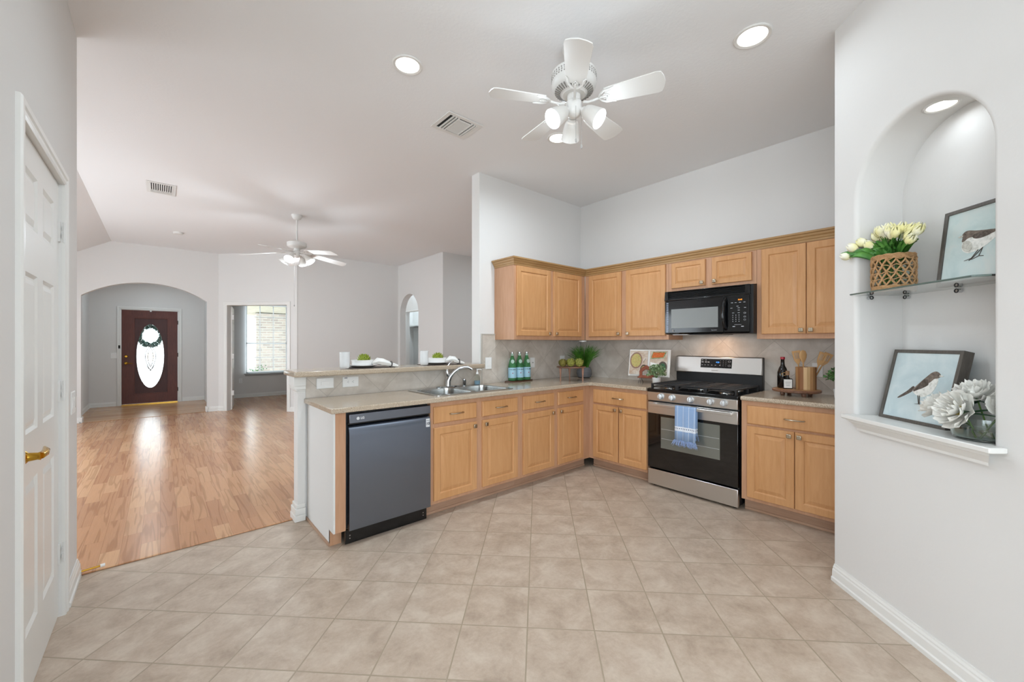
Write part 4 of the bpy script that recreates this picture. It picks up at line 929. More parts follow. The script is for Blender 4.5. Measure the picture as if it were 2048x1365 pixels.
# ============================================================ NICHE
def nic(s, n, z): return (2.8195-(s-n)*R2, .3995-(s+n)*R2, z)
sl = struct(MB().poly([(-.02, -.065), (.70, -.065), (.70, 0), (.645, 0), (.645, .233), (.001, .233), (.001, 0), (-.02, 0)], [], .963, .985, ident).build('trim_6', M['trim'], bevel=.004), 'white sill of the arched niche', 'sill')
sl.location = NWL; sl.rotation_euler = NWR
pf = [(0, .963), (-.046, .963), (-.046, .95), (-.036, .945), (-.026, .93), (-.018, .918), (-.018, .906), (0, .906)]
mo = MB().loft([[(x+(e*(-y)), y, z) for y, z in pf] for x, e in ((.045, -1), (.635, 1))]).build('trim_7', M['trim']); struct(mo); mo.location = NWL; mo.rotation_euler = NWR
can('recessed light in the arched niche above the bird pictures', *nic(.335, .115, 2.4535)[:2], .062, .3, 2.4525)
gs = thing('glass_shelf', 'clear glass shelf with green edge and chrome clips across the niche', 'shelf', NWL, -135)
SH = 1.624
MB().poly([(.003, .003), (.022, -.046), (.624, -.046), (.643, .003), (.643, .232), (.003, .232)], [], SH, SH+.008, ident).build('glass_pane', M['glass'], gs)
MB().tube([(.004, .003, SH+.004), (.022, -.047, SH+.004), (.624, -.047, SH+.004), (.642, .003, SH+.004)], .0038, 6).build('polished_edge', M['greenedge'], gs)
for s_, n_, dx, dy in ((.003, .06, 1, 0), (.04, .232, 0, -1), (.30, .232, 0, -1), (.56, .232, 0, -1)):
    MB().cyl((s_, n_, SH-.013), (s_+dx*.02, n_+dy*.02, SH-.013), .010, n=18).cyl((s_, n_, SH+.017), (s_+dx*.02, n_+dy*.02, SH+.017), .008, n=18).build('clip_with_reflection', M['chrome'], gs, smooth=True)  # second cylinder of each pair models the clip's reflection in the glass
    rg2 = MB()
    for zz, r2 in ((SH-.013, .0095), (SH+.017, .0078)): rg2.lathe([(r2-.003, 0), (r2+.0008, 0), (r2+.0008, .002), (r2-.003, .002)], (s_+dx*.0195, n_+dy*.0195, zz), 20, (dx, dy, 0), cap0=False, cap1=False)  # dark rings on both the clip and its modelled reflection
    rg2.build('clip_ring_with_reflection', M['charcoal'], gs, smooth=True)
# ---- bird pictures: canvas local x right, z up, y into; leaning back
def picture(label, s0, n0, z0, w, h, lean, th, bird, bg, group=None, side='frame'):
    x, y, z = nic(s0, n0, z0)
    t_ = thing('bird_picture', label, 'picture', (x, y, z), 0); t_.rotation_euler = (Matrix.Rotation(rad(-135), 3, 'Z') @ Matrix.Rotation(-lean, 3, 'X')).to_euler()
    fw_ = .016
    MB().poly(rect(0, w, 0, h), [rect(fw_, w-fw_, fw_, h-fw_)], 0, th, nfn).build('picture_frame', M[side], t_, bevel=.0015)
    m = NT('painted_sky'); v = m.coord(scale=(9, 9, 9)); m.set(Base_Color=m.ramp(m.noise(v, .9, 5, .6, .5), [(.3, bg[0]), (.5, bg[1]), (.72, bg[2])]), Roughness=.75)
    box(fw_, w-fw_, .006, th-.004, fw_, h-fw_).build('canvas', m.m, t_)
    cols = {'b': M['birdbrown'], 'd': M['birddark'], 'w': M['birdwhite'], 'g': M['birdgrey']}
    for i, (nm, cc, pts) in enumerate(bird):
        P = [(p[0]*w, p[1]*h) for p in pts]
        # smooth closed outline
        if nm not in ('legs', 'feather_strokes'):
            n = len(P); Q = []
            for k in range(n):
                a, b, c, d = P[k-1], P[k], P[(k+1) % n], P[(k+2) % n]
                for u in (0, .25, .5, .75): Q.append(tuple(.5*((2*b[q])+(-a[q]+c[q])*u+(2*a[q]-5*b[q]+4*c[q]-d[q])*u*u+(-a[q]+3*b[q]-3*c[q]+d[q])*u**3) for q in (0, 1)))
            MB().poly(Q, [], .0055-.0003*i, .0062, nfn).build(nm, cols[cc], t_)
        else:
            mb = MB(); mb.tube([(a, .0045, b) for a, b in P], .0016 if nm == 'legs' else .001, 5); mb.build(nm, cols[cc], t_)
    return t_
def speck(name, a, b, c, sc=90):
    t = NT(name); t.set(Base_Color=t.ramp(t.noise(t.coord(), sc, 4, .7), [(.35, a), (.5, b), (.65, c)]), Roughness=.8); return t.m
M['birdbrown'] = speck('bird_brown_paint', '5c5048', '6f6258', '85776b'); M['birddark'] = speck('bird_dark_paint', '40382f', '51473f', '6b6058')
M['birdwhite'] = speck('bird_white_paint', 'c9c8bf', 'e2e2dc', 'eceae4', 60); M['birdgrey'] = speck('bird_grey_paint', 'a5a298', 'c6c4ba', 'dddbd3', 60)
# lower picture: bird facing right, tail down-left
bird_r = [('tail', 'd', [(.22, .32), (.27, .325), (.44, .44), (.42, .50), (.34, .42)]),
          ('belly', 'w', [(.42, .44), (.50, .38), (.60, .37), (.70, .44), (.745, .55), (.74, .63), (.68, .655), (.58, .56), (.48, .50)]),
          ('back', 'b', [(.42, .44), (.50, .55), (.58, .64), (.64, .70), (.70, .72), (.755, .69), (.765, .655), (.73, .63), (.69, .62), (.65, .575), (.58, .52), (.50, .46)]),
          ('wing', 'd', [(.44, .43), (.50, .53), (.57, .61), (.60, .60), (.63, .54), (.57, .49), (.50, .455)]),
          ('beak', 'g', [(.755, .675), (.80, .667), (.803, .660), (.755, .655)]),
          ('eye', 'd', [(.725, .672), (.735, .678), (.742, .670), (.732, .664)]),
          ('legs', 'd', [(.52, .38), (.56, .27), (.50, .262), (.56, .27), (.60, .255), (.57, .27), (.545, .38)])]
picture('framed painting of a brown and white bird facing right, standing on the niche sill', .05, .072, .986, .345, .36, rad(13), .045, bird_r, ('b0c2c6', 'c0ced0', 'cfd8d8'), side='frame')
bird_l = [(nm, c_, [(.175+(x-.25)*.72, .62+(z-.545)*.95) for x, z in P_]) for nm, c_, P_ in [('tail', 'd', [(.74, .50), (.84, .60), (.93, .70), (.92, .60), (.84, .50)]),
          ('belly', 'w', [(.32, .46), (.33, .35), (.42, .29), (.56, .31), (.70, .38), (.80, .48), (.72, .52), (.5, .52), (.38, .50)]),
          ('breast', 'g', [(.325, .45), (.335, .36), (.41, .305), (.47, .34), (.46, .42), (.38, .47)]),
          ('back', 'b', [(.30, .555), (.34, .60), (.40, .605), (.50, .58), (.62, .56), (.78, .535), (.74, .50), (.62, .485), (.50, .50), (.40, .50), (.34, .465), (.31, .47), (.315, .52)]),
          ('wing', 'd', [(.46, .52), (.56, .55), (.68, .53), (.70, .49), (.58, .465), (.49, .475)]),
          ('beak', 'g', [(.25, .545), (.31, .56), (.315, .535), (.26, .535)]),
          ('eye', 'd', [(.338, .565), (.348, .570), (.355, .562), (.345, .556)]),
          ('legs', 'd', [(.56, .31), (.48, .21), (.38, .19), (.48, .21), (.45, .185), (.50, .215), (.62, .33), (.58, .225), (.48, .19), (.58, .225), (.64, .215)])]]
picture('framed painting of a brown bird facing left, standing on the glass shelf', .302, .12, SH+.009, .40, .335, rad(7), .035, bird_l, ('b2c5c4', 'c4d2d0', 'cfd4d0'))
# ---- rattan vase with tulips
vx, vy, vz = nic(.132, .078, SH+.0085)
va = thing('rattan_vase', 'woven rattan vase holding white tulips on the glass shelf', 'vase', (vx, vy, vz))
rv = .082; hv = .180
MB().lathe([(rv-.012, .002), (rv-.012, hv-.01), (rv-.015, hv-.01), (rv-.015, .006)], (0, 0, 0), 30).build('glass_liner', M['clearthin'], va, smooth=True)
rm = MB(); random.seed(2)
def ringtube(z, r, th, wob=.0015, ph=0):
    pts = [((r+wob*math.sin(9*a+ph))*math.cos(a), (r+wob*math.sin(9*a+ph))*math.sin(a), z+wob*math.sin(13*a+ph)) for a in [2*PI*i/60 for i in range(61)]]
    rm.tube(pts, th, 6)
for k, z in enumerate((.003, .009, .015, .021, hv-.022, hv-.016, hv-.010, hv-.004)): ringtube(z, rv, .0036, ph=k)
rows = 4; nn = 15
for rI in range(rows):
    z0_ = .024+(hv-.048)/rows*rI; z1_ = z0_+(hv-.048)/rows
    for i in range(nn):
        for s_ in (-1, 1):
            a0 = 2*PI*(i+(rI % 2)*.5)/nn
            pts = []
            for u in range(7):
                u /= 6; a = a0+s_*2*PI/nn*.5*math.sin(u*PI/2)**1.2; r = rv+.003*math.sin(u*PI)*s_
                pts.append((r*math.cos(a), r*math.sin(a), z0_+(z1_-z0_)*u))
            rm.tube(pts, .0033, 5); rm.tube([(p[0]*1.015, p[1]*1.015, p[2]+.004) for p in pts], .0024, 5)
    ringtube((z0_+z1_)/2+(z1_-z0_)*.42, rv, .0026, .004, rI)
rm.build('woven_sleeve', M['rattan'], va, smooth=True)
def petal_bloom(mb, c, ax, r, L):
    q = Vector((0, 0, 1)).rotation_difference(Vector(ax).normalized()).to_matrix()
    for k in range(6):
        a0 = PI/3*k; rr_ = r*(1 if k % 2 else .9); vs = []; fs = []
        for i in range(7):
            u = i/6; z = L*u; wd = math.sin(PI*min(u*.93+.07, 1))**.6; rad_ = rr_*(math.sin(PI*(.12+u*.79))**.8)
            for j in range(5):
                v = (j/4-.5)*2; a = a0+v*.8*wd*(1-u**3*.6); rj = rad_*(1-.06*v*v)
                vs.append(Vector(c)+q @ Vector((rj*math.cos(a), rj*math.sin(a), z*(1-.16*v*v*u))))
        for i in range(6):
            for j in range(4): fs.append((i*5+j, i*5+j+1, (i+1)*5+j+1, (i+1)*5+j))
        mb.add(vs, fs)
def leaf_strip(mb, p0, p1, p2, w, n=8, up=(0, 0, 1)):
    vs = []; p0, p1, p2 = Vector(p0), Vector(p1), Vector(p2)
    for i in range(n+1):
        u = i/n; p = p0*(1-u)**2+p1*2*u*(1-u)+p2*u*u; d = (p1-p0)*(1-u)+(p2-p1)*u
        sd = d.cross(Vector(up)); sd = sd.normalized() if sd.length > 1e-5 else Vector((1, 0, 0)); ww_ = w*math.sin(PI*(.08+.92*u))**.7*(1-u*.25)
        nrm = sd.cross(d).normalized()
        vs += [p-sd*ww_, p-nrm*ww_*.35, p+sd*ww_]
    fs = []
    for i in range(n):
        for j in (0, 1): fs.append((i*3+j, i*3+j+1, (i+1)*3+j+1, (i+1)*3+j))
    mb.add(vs, fs)
random.seed(21)
# tulips fan sideways along the wall; e = wall direction, f = towards the room
e_ = Vector((-R2, -R2, 0)); f_ = Vector((-R2, R2, 0))
tul = []
NTU = 26
for i in range(NTU):
    u = -1+2*(i+.5)/NTU; u = max(-1, min(1, u+random.uniform(-.06, .06))); v = random.uniform(-.35, 1)
    tip = Vector((vx, vy, vz+hv))+e_*u*.150+f_*(v*.06+.01)+f_*max(0, -u-.45)*.09+Vector((0, 0, .045+.065*(1-abs(u)**1.6)+random.uniform(-.03, .025)+ (.0 if v < .5 else -.025)))
    base = Vector((vx, vy, vz+.04))+e_*u*.04+f_*v*.03
    tt = thing('tulip', 'white to pale yellow tulip in the rattan vase on the glass shelf', 'tulip', tuple(base), 0, 'tulips in the rattan vase')
    mid = Vector((vx, vy, vz+hv))+e_*u*.055+f_*v*.035
    rel = lambda p: Vector(p)-base
    MB().tube([rel(base), rel(mid), rel(mid*.4+tip*.6+Vector((0, 0, .005))), rel(tip)], .0025, 6).build('stem', M['stem'], tt, smooth=True)
    ax = (tip-mid).normalized()+Vector((0, 0, .35))+e_*u*.4
    bm2 = MB(); petal_bloom(bm2, rel(tip), ax, random.uniform(.022, .026), random.uniform(.052, .062)); b_ = bm2.build('bloom', M['petal'], tt, smooth=80, fix=False)
    lm = MB()
    for s_ in range(4):
        uu = max(-.95, min(1.1, u+random.uniform(-.35, .35))); p2 = Vector((vx, vy, vz+hv))+e_*uu*random.uniform(.13, .19)+f_*(v*.05+.035+max(0, -uu-.4)*.09)+Vector((0, 0, random.uniform(-.01, .07)*(1.0 if abs(uu) < .6 else .5)+.02))
        p0 = Vector((vx, vy, vz+hv-.03))+e_*u*.05+f_*v*.04; p1 = p0*.5+p2*.5+Vector((0, 0, .05))
        leaf_strip(lm, rel(p0), rel(p1), rel(p2), random.uniform(.011, .017), up=f_)
    lm.build('leaves', M['leaf'], tt, smooth=80, fix=False)
# ---- glass bowl with peonies
px_, py_, pz_ = nic(.566, .055, .986)
gv = thing('glass_bowl', 'low round clear glass bowl holding white peonies on the niche sill', 'vase', (px_, py_, pz_))
MB().lathe([(.001, 0), (.076, 0), (.086, .006), (.091, .03), (.088, .088), (.085, .088), (.088, .03), (.083, .009), (.001, .006)], (0, 0, 0), 40, cap0=False, cap1=False).build('glass_wall', M['glass'], gv, smooth=True)
MB().lathe([(.001, .0075), (.081, .0095), (.0865, .03), (.086, .042), (.001, .042)], (0, 0, 0), 40).build('water', glass('water', 'dfeae4', .02, 1.33), gv, smooth=True)
def peony(c, ax, r, seed):
    random.seed(seed); q = Vector((0, 0, 1)).rotation_difference(Vector(ax).normalized()).to_matrix(); mb = MB()
    for layer, (n, rr_, tilt, wd) in enumerate(((8, 1.0, .2, .62), (8, .92, .5, .55), (8, .78, .8, .5), (8, .6, 1.05, .42), (7, .42, 1.2, .36), (6, .28, 1.35, .3))):
        for k in range(n):
            a0 = 2*PI*(k+random.uniform(-.2, .2)+layer*.4)/n; vs = []; fs = []
            for i in range(6):
                u = i/5; rho = r*rr_*(math.cos(tilt)*u*.95+.08); zz = r*rr_*(math.sin(tilt)*u*.9+.16*u*u)+.006*layer
                for j in range(5):
                    v = (j/4-.5)*2; wdt = wd*1.12*math.sin(PI*(.15+.72*u))**.55
                    rho -= r*rr_*.09*v*v*u*u; a = a0+v*wdt; cup = .10*r*(v*v)*u; ruf = .06*r*math.sin(v*7+k*2.1+layer)*u*u
                    vs.append(Vector(c)+q @ Vector((rho*math.cos(a), rho*math.sin(a), zz+cup+ruf)))
            for i in range(5):
                for j in range(4): fs.append((i*5+j, i*5+j+1, (i+1)*5+j+1, (i+1)*5+j))
            mb.add(vs, fs)
    cm = MB()
    for k in range(26):
        a = random.random()*2*PI; rr_ = r*.16*random.random()**.5
        p = Vector(c)+q @ Vector((rr_*math.cos(a), rr_*math.sin(a), r*.12)); d = q @ Vector((math.cos(a)*.3, math.sin(a)*.3, 1)); cm.tube([p, p+d*r*.25], r*.022, 4)
    return mb, cm
bowl = Vector((px_, py_, pz_))
for i, (ds_, dn, dz_, r, ax) in enumerate((( -.12, -.04, .100, .074, 0), (-.005, -.07, .108, .092, 0), (-.02, -.005, .160, .080, 0), (.058, .02, .135, .068, 0))):
    c = bowl+e_*ds_-f_*dn+Vector((0, 0, dz_)); A = [e_*-1*.7+f_*.5+Vector((0, 0, .6)), f_+e_*-.15+Vector((0, 0, .35)), Vector((0, 0, 1))+f_*.55, e_*.9+f_*.5+Vector((0, 0, .5))][i]
    tt = thing('peony', ['white peony leaning left over the rim of the glass bowl', 'large open white peony at the front of the glass bowl', 'white peony topmost in the glass bowl', 'white peony at the right edge of the glass bowl'][i], 'peony', tuple(bowl), 0, 'peonies in the glass bowl')
    mb, cm = peony(c-bowl, A, r, 30+i); mb.build('petals', M['peony'], tt, smooth=80, fix=False); cm.build('stamens', M['peonyc'], tt)
    s0_ = Vector((random.uniform(-.03, .03), random.uniform(-.03, .03), .012)); MB().tube([s0_, (s0_+c-bowl)*.5, c-bowl], .003, 6).build('stem', M['stem'], tt, smooth=True)
    lm = MB(); random.seed(i+5)
    for k in range(4):
        a = random.uniform(0, 2*PI); d = Vector((math.cos(a), math.sin(a), random.uniform(-.25, .35))); p = c-bowl-A.normalized()*.012
        leaf_strip(lm, p, p+d*.04+Vector((0, 0, .01)), p+d*random.uniform(.075, .095), .016, up=(0, 0, 1))
    lm.build('leaves', M['leafd'], tt, smooth=80, fix=False)
# ============================================================ COUNTER PROPS
tr = MB(); random.seed(4)
tp = [(3.03+(.205+.006*math.sin(5*a))*math.cos(a), 3.325+(.058+.004*math.sin(3*a))*math.sin(a)) for a in [2*PI*i/40 for i in range(40)]]
tag(tr.poly(tp, [], CT+.001, CT+.013, ident).build('bottle_tray', M['olive'], bevel=.003), 'dark oval wooden tray under the three green bottles', 'tray')
def bottle(x, y, rz, label):
    t_ = thing('water_bottle', label, 'bottle', (x, y, CT+.0135), rz, 'green water bottles on the dark tray')
    MB().lathe([(.038, 0), (.043, .003), (.0445, .012), (.0445, .15), (.042, .17), (.033, .21), (.024, .245), (.0165, .27), (.0145, .285), (.0145, .305)], (0, 0, 0), 32).build('glass_body', M['greenglass'], t_, smooth=60)
    lb = MB().lathe([(.0449, .032), (.0452, .034), (.0452, .143), (.0449, .145)], (0, 0, 0), 32, cap0=False, cap1=False).build('label', M['bluelabel'], t_, smooth=60)
    # lettering wrapped round the label
    w_ = 'S.PELLEGRINO'
    for i, ch in enumerate(w_):
        if ch == ' ': continue
        a = (i-(len(w_)-1)/2)*.155-PI/2
        text(ch, 'label_letter', .0125, M['ink'], lb, (.0456*math.cos(a), .0456*math.sin(a), .124), (PI/2, 0, a+PI/2), .0002, bold=.0004)
    st = MB(); st.X = Matrix.Translation((0, -.0455, .085)); st.poly([((.009 if k % 2 == 0 else .0038)*math.sin(k*PI/5), (.009 if k % 2 == 0 else .0038)*math.cos(k*PI/5)) for k in range(10)], [], -.0006, 0, nfn); st.build('label_star', M['red'], lb)
    md = MB(); md.X = Matrix.Translation((0, -.0345, .213)) @ Matrix.Rotation(rad(-14), 4, 'X'); md.poly([(.019*math.cos(k*PI/12), .022*math.sin(k*PI/12)) for k in range(24)], [], -.0005, .012, nfn); md.build('neck_label', M['neck'], t_)
    MB().lathe([(.0155, .272), (.0155, .296)], (0, 0, 0), 24, cap0=False, cap1=False).build('neck_foil', M['neck'], t_, smooth=True)
    MB().lathe([(.0165, .300), (.0165, .316), (.014, .318)], (0, 0, 0), 24).build('cap', M['silvercap'], t_, smooth=True)
    return t_
bottle(2.926, 3.330, -34, 'leftmost of the three green water bottles on the dark tray')
bottle(3.032, 3.327, -24, 'middle of the three green water bottles on the dark tray')
bottle(3.140, 3.324, -12, 'rightmost of the three green water bottles on the dark tray')
# artichoke stand
rt_ = Vector((.7516, -.66, 0)); fw2 = Vector((.66, .7516, 0)); sc_ = Vector((3.515, 2.985, CT+.001))
sn_ = thing('wooden_riser', 'round wooden riser on three turned legs holding artichokes', 'riser', tuple(sc_))
MB().lathe([(.001, .148), (.155, .148), (.165, .153), (.165, .162), (.158, .164), (.150, .158), (.001, .158)], (0, 0, 0), 44, cap0=False, cap1=False).build('top', M['rimwood'], sn_, smooth=True)
for d in (-rt_*.125-fw2*.03, rt_*.125-fw2*.04, fw2*.12):
    c = d; mb = MB(); pr = [(.007, 0), (.010, .012), (.007, .022), (.010, .03), (.0065, .04), (.008, .055), (.012, .10), (.014, .14), (.014, .15)]
    mb.lathe(pr, tuple(c), 14).build('leg', M['copperwood'], sn_, smooth=True)
def artichoke(name, label, c, r, mats, group=None, seed=1):
    t_ = thing(name, label, 'artichoke', tuple(c), 0, group)
    mb = MB().mat(M[mats]); mb.sph((0, 0, r*.9), r*.82, 1.0, 14, 8); random.seed(seed)
    for L in range(6):
        n = 9 if L < 4 else 6; ph = -.9+L*.44; zc = r*.9+r*.9*math.sin(ph)*.8; rr_ = r*math.cos(ph)*.85
        for k in range(n):
            a = 2*PI*(k+.5*(L % 2))/n; o = Vector((math.cos(a), math.sin(a), 0)); tn = Vector((-math.sin(a), math.cos(a), 0))
            p = o*rr_+Vector((0, 0, zc)); h = r*.55; w = r*.34
            mb.add([p-tn*w-Vector((0, 0, h*.35)), p+o*r*.13-Vector((0, 0, h*.35)), p+tn*w-Vector((0, 0, h*.35)), p+tn*w*.8+o*r*.18+Vector((0, 0, h*.3)), p+o*(r*.34)+Vector((0, 0, h*.85)), p-tn*w*.8+o*r*.18+Vector((0, 0, h*.3)), p+o*r*.30+Vector((0, 0, h*.15))],
                   [(0, 1, 6, 5), (1, 2, 3, 6), (6, 3, 4), (6, 4, 5)])
    mb.build('bracts', None, t_, smooth=80, fix=False)
    MB().cyl((0, 0, -.001), (0, 0, r*.2), r*.22, n=10).build('stem', M['arti'], t_)
for i, q in enumerate((-.095, -.005, .09)):
    artichoke('artichoke', ['leftmost', 'middle', 'rightmost'][i]+' of the three artichokes on the wooden riser', sc_+rt_*q+Vector((0, 0, .160)), .047 if i else .044, 'arti' if i else 'artip', 'artichokes on the wooden riser', i)
# potted grass in the corner
pg = thing('potted_grass', 'tall green grass plant in a grey ribbed pot in the counter corner', 'plant', (3.945, 3.14, CT+.001))
MB().lathe([(.06, 0), (.082, .012), (.094, .05), (.09, .085), (.078, .12), (.074, .13), (.070, .13), (.072, .115), (.001, .11)], (0, 0, 0), 40, cap1=False).build('pot', M['potgrey'], pg, smooth=True)
gm_ = MB(); random.seed(11)
for i in range(420):
    a = random.uniform(0, 2*PI); r0 = random.uniform(0, .05); b = a+random.uniform(-.5, .5); L = random.uniform(.22, .34); sp_ = random.uniform(.02, .27)*(.45+.55*random.random())
    p0 = Vector((r0*math.cos(a), r0*math.sin(a), .11)); p2 = p0+Vector((sp_*math.cos(b), sp_*math.sin(b), L-sp_*.35)); p1 = p0+Vector((sp_*.2*math.cos(b), sp_*.2*math.sin(b), L*.6))
    p2.x = min(p2.x, .225); p2.y = min(p2.y, .23)
    p2.z = min(p2.z, .435)
    leaf_strip(gm_, p0, p1, p2, random.uniform(.002, .0038), 6, up=(math.cos(b+1.5), math.sin(b+1.5), .2))
gm_.build('grass_blades', M['grass'], pg, smooth=80, fix=False)
# cookbook on stand (local frame: x right, front to -y), facing the camera
cb = thing('cookbook_stand', 'small cherry wood cookbook easel with wire legs left of the range', 'stand', (3.93, 2.27, CT+.001), -78)
MB().box(-.095, .095, -.055, .0, .055, .068).build('ledge', M['stand'], cb, bevel=.003)
MB().poly([(-.075, .068), (.075, .068), (.075, .13), (.05, .165), (.0, .195), (-.05, .165), (-.075, .13)], [[(-.045, .085), (-.045, .12), (0, .155), (.045, .12), (.045, .085)]], -.048, -.038, nfn).build('back_rest', M['stand'], cb, bevel=.002)
MB().box(-.08, .08, -.058, -.05, .06, .082).build('lip', M['stand'], cb, bevel=.002)
for x in (-.075, .075):
    MB().tube([(x-.012, -.045, 0), (x, -.03, .055), (x+.012, -.045, 0)], .0022, 6).build('hairpin_leg', M['blackmat'], cb); MB().tube([(x, -.0, .055), (x, .075, .0)], .0022, 6).build('hairpin_leg', M['blackmat'], cb)
ck = thing('cookbook', 'open cookbook with food photographs on the cherry easel', 'book', (3.935, 2.27, CT+.075), -78)
ck.rotation_euler = (Matrix.Rotation(rad(-78), 3, 'Z') @ Matrix.Rotation(rad(-12), 3, 'X')).to_euler()
def page(s_):
    loops = []
    for k in range(9):
        u = k/8; x = s_*.215*u; y = -.012*math.sin(PI*min(1, u*1.6))*(1-u*.4)-.004; loops.append([(x, y, .0), (x, y, .285), (x, .004, .285), (x, .004, .0)])
    return MB().loft(loops)
pgs = [page(-1).build('left_page', M['paper'], ck, smooth=True), page(1).build('right_page', M['paper'], ck, smooth=True)]
box(-.22, .22, .004, .009, -.004, .289).build('cover', M['paper'], ck)
def disc(mb, cx, cz, r, y, mat_, a0=0, a1=2*PI, rz_=None):
    n = 28; mb.mat(mat_); rz_ = rz_ or r
    mb.add([(cx, y, cz)]+[(cx+r*math.cos(a0+(a1-a0)*i/n), y, cz+rz_*math.sin(a0+(a1-a0)*i/n)) for i in range(n+1)], [(0, i+1, i+2) for i in range(n)])
food = speck('food_print', '6a8a3a', 'c8b878', '9a5a34', 120); stew = speck('stew_print', 'a8401e', 'c4622c', 'd88a4a', 110); bowl_m = simple('plate_print', '8a6a5c', .6); linenp = speck('linen_print', 'd8d2c8', 'c4b4a4', 'b49a84', 14)
pm_ = MB().mat(linenp).add([(-.205, -.0175, .012), (-.01, -.0175, .012), (-.01, -.0175, .272), (-.205, -.0175, .272)], [(0, 1, 2, 3)])
disc(pm_, -.135, .165, .068, -.0180, bowl_m, rz_=.09); disc(pm_, -.135, .165, .055, -.0184, food, rz_=.075); disc(pm_, -.045, .065, .04, -.0184, M['birddark'], 0, PI, .055); disc(pm_, -.045, .065, .03, -.0187, food, 0, PI, .04)
pm_.mat(M['ink']).add([(-.06, -.0185, .14), (-.03, -.0185, .19), (-.027, -.0185, .188), (-.057, -.0185, .138)], [(0, 1, 2, 3)])
pm_.build('left_photograph', None, pgs[0], fix=False)
pm_ = MB().mat(linenp).add([(.012, -.0175, .012), (.195, -.0175, .012), (.195, -.0175, .272), (.012, -.0175, .272)], [(0, 1, 2, 3)])
pm_.mat(M['sage']).add([(.02, -.018, .185), (.16, -.018, .195), (.185, -.018, .262), (.04, -.018, .262)], [(0, 1, 2, 3)]); pm_.mat(stew).add([(.03, -.0184, .195), (.152, -.0184, .204), (.172, -.0184, .255), (.045, -.0184, .256)], [(0, 1, 2, 3)])
disc(pm_, .15, .10, .045, -.0184, M['birddark'], rz_=.06); disc(pm_, .15, .10, .03, -.0187, M['leafd'], rz_=.04)
pm_.mat(M['paper']).add([(.03, -.0184, .03), (.10, -.0184, .03), (.11, -.0184, .13), (.02, -.0184, .15)], [(0, 1, 2, 3)])
pm_.build('right_photograph', None, pgs[1], fix=False)
def bushy(mb, c, R_, n, ls, seed, flat=.8):
    random.seed(seed)
    for i in range(n):
        a = random.uniform(0, 2*PI); ph = random.uniform(-.25, 1.4); r = R_*random.uniform(.45, 1)
        p = Vector(c)+Vector((r*math.cos(a)*math.cos(ph), r*math.sin(a)*math.cos(ph), r*math.sin(ph)*flat)); d = (p-Vector(c)).normalized()+Vector((random.gauss(0, .5), random.gauss(0, .5), random.gauss(0, .5))); d = d.normalized()*ls
        s_ = d.cross(Vector((random.gauss(0, 1), random.gauss(0, 1), random.gauss(0, 1)))).normalized()*ls*.38
        mb.add([p-d*.5, p+s_, p+d*.5, p-s_], [(0, 1, 2, 3)])
sg = thing('potted_sage', 'small sage green plant in a white speckled pot beside the range', 'plant', (3.82, 2.11, CT+.001))
MB().lathe([(.034, 0), (.037, .004), (.042, .075), (.039, .075), (.037, .062), (.001, .06)], (0, 0, 0), 28, cap1=False).build('pot', M['potwhite'], sg, smooth=True)
mb = MB(); bushy(mb, (0, 0, .115), .10, 420, .022, 8, .95); mb.build('foliage', M['sage'], sg, fix=False)
mb = MB(); random.seed(9)
for i in range(14): a = random.uniform(0, 2*PI); mb.tube([(0, 0, .06), (.03*math.cos(a), .03*math.sin(a), .11), (.075*math.cos(a), .075*math.sin(a), .145+random.uniform(-.02, .03))], .0012, 4)
mb.build('stems', M['stem'], sg)
# round bark-edged board with feet, right of the range
bd = Vector((3.93, .935, CT+.001))
wbd = thing('wood_slice_board', 'round bark-edged wood slice on little feet right of the range', 'board', tuple(bd))
pr = [(.155, .030), (.166, .032), (.168, .046), (.165, .050), (.001, .050)]
MB().mat(M['rimwood']).lathe([(.001, .028), (.16, .028), (.168, .033), (.169, .046), (.163, .051)], (0, 0, 0), 48, cap0=False, cap1=False, sx=.9, sy=1).mat(M['acacia']).lathe([(.163, .051), (.001, .0512)], (0, 0, 0), 48, cap0=False, cap1=False, sx=.9, sy=1).build('slab', None, wbd, smooth=True)
for a in (40, 130, 220, 310): MB().lathe([(.014, 0), (.018, .014), (.014, .029)], (.095*math.cos(rad(a)), .105*math.sin(rad(a)), 0), 14).build('foot', M['rimwood'], wbd, smooth=True)
zb_ = CT+.053
lq = thing('liqueur_bottle', 'tall dark liqueur bottle with red cap and gold label on the wood slice', 'bottle', (3.945, 1.035, zb_), -60)
MB().lathe([(.034, 0), (.0385, .004), (.0385, .10), (.038, .13), (.028, .165), (.017, .185), (.0145, .20), (.0135, .235), (.015, .237), (.015, .243)], (0, 0, 0), 32).build('glass_body', M['darkglass'], lq, smooth=60)
MB().lathe([(.0165, .24), (.0165, .258), (.014, .26)], (0, 0, 0), 22).build('cap', M['red'], lq, smooth=True)
MB().poly([(.021*math.cos(k*PI/12), .013*math.sin(k*PI/12)+.118) for k in range(24)], [[(.015*math.cos(k*PI/12), .008*math.sin(k*PI/12)+.118) for k in range(24)]], -.0405, -.037, nfn).build('gold_label', M['gold'], lq)
fl = thing('flat_bottle', 'small dark square bottle with white script label in front of the tall bottle', 'bottle', (3.885, .985, zb_), -62)
MB().box(-.034, .034, -.02, .02, 0, .085).build('glass_body', M['darkglass'], fl, bevel=.008, seg=3)
MB().lathe([(.02, .08), (.013, .095), (.0105, .10), (.0105, .115)], (0, 0, 0), 18).build('neck', M['darkglass'], fl, smooth=True); MB().lathe([(.0135, .112), (.0135, .145), (.012, .147)], (0, 0, 0), 18).build('cork_stopper', M['cork'], fl, smooth=True)
lb_ = box(-.03, .027, -.0212, -.0203, .008, .078).build('label', M['paper'], fl)
sq = MB()
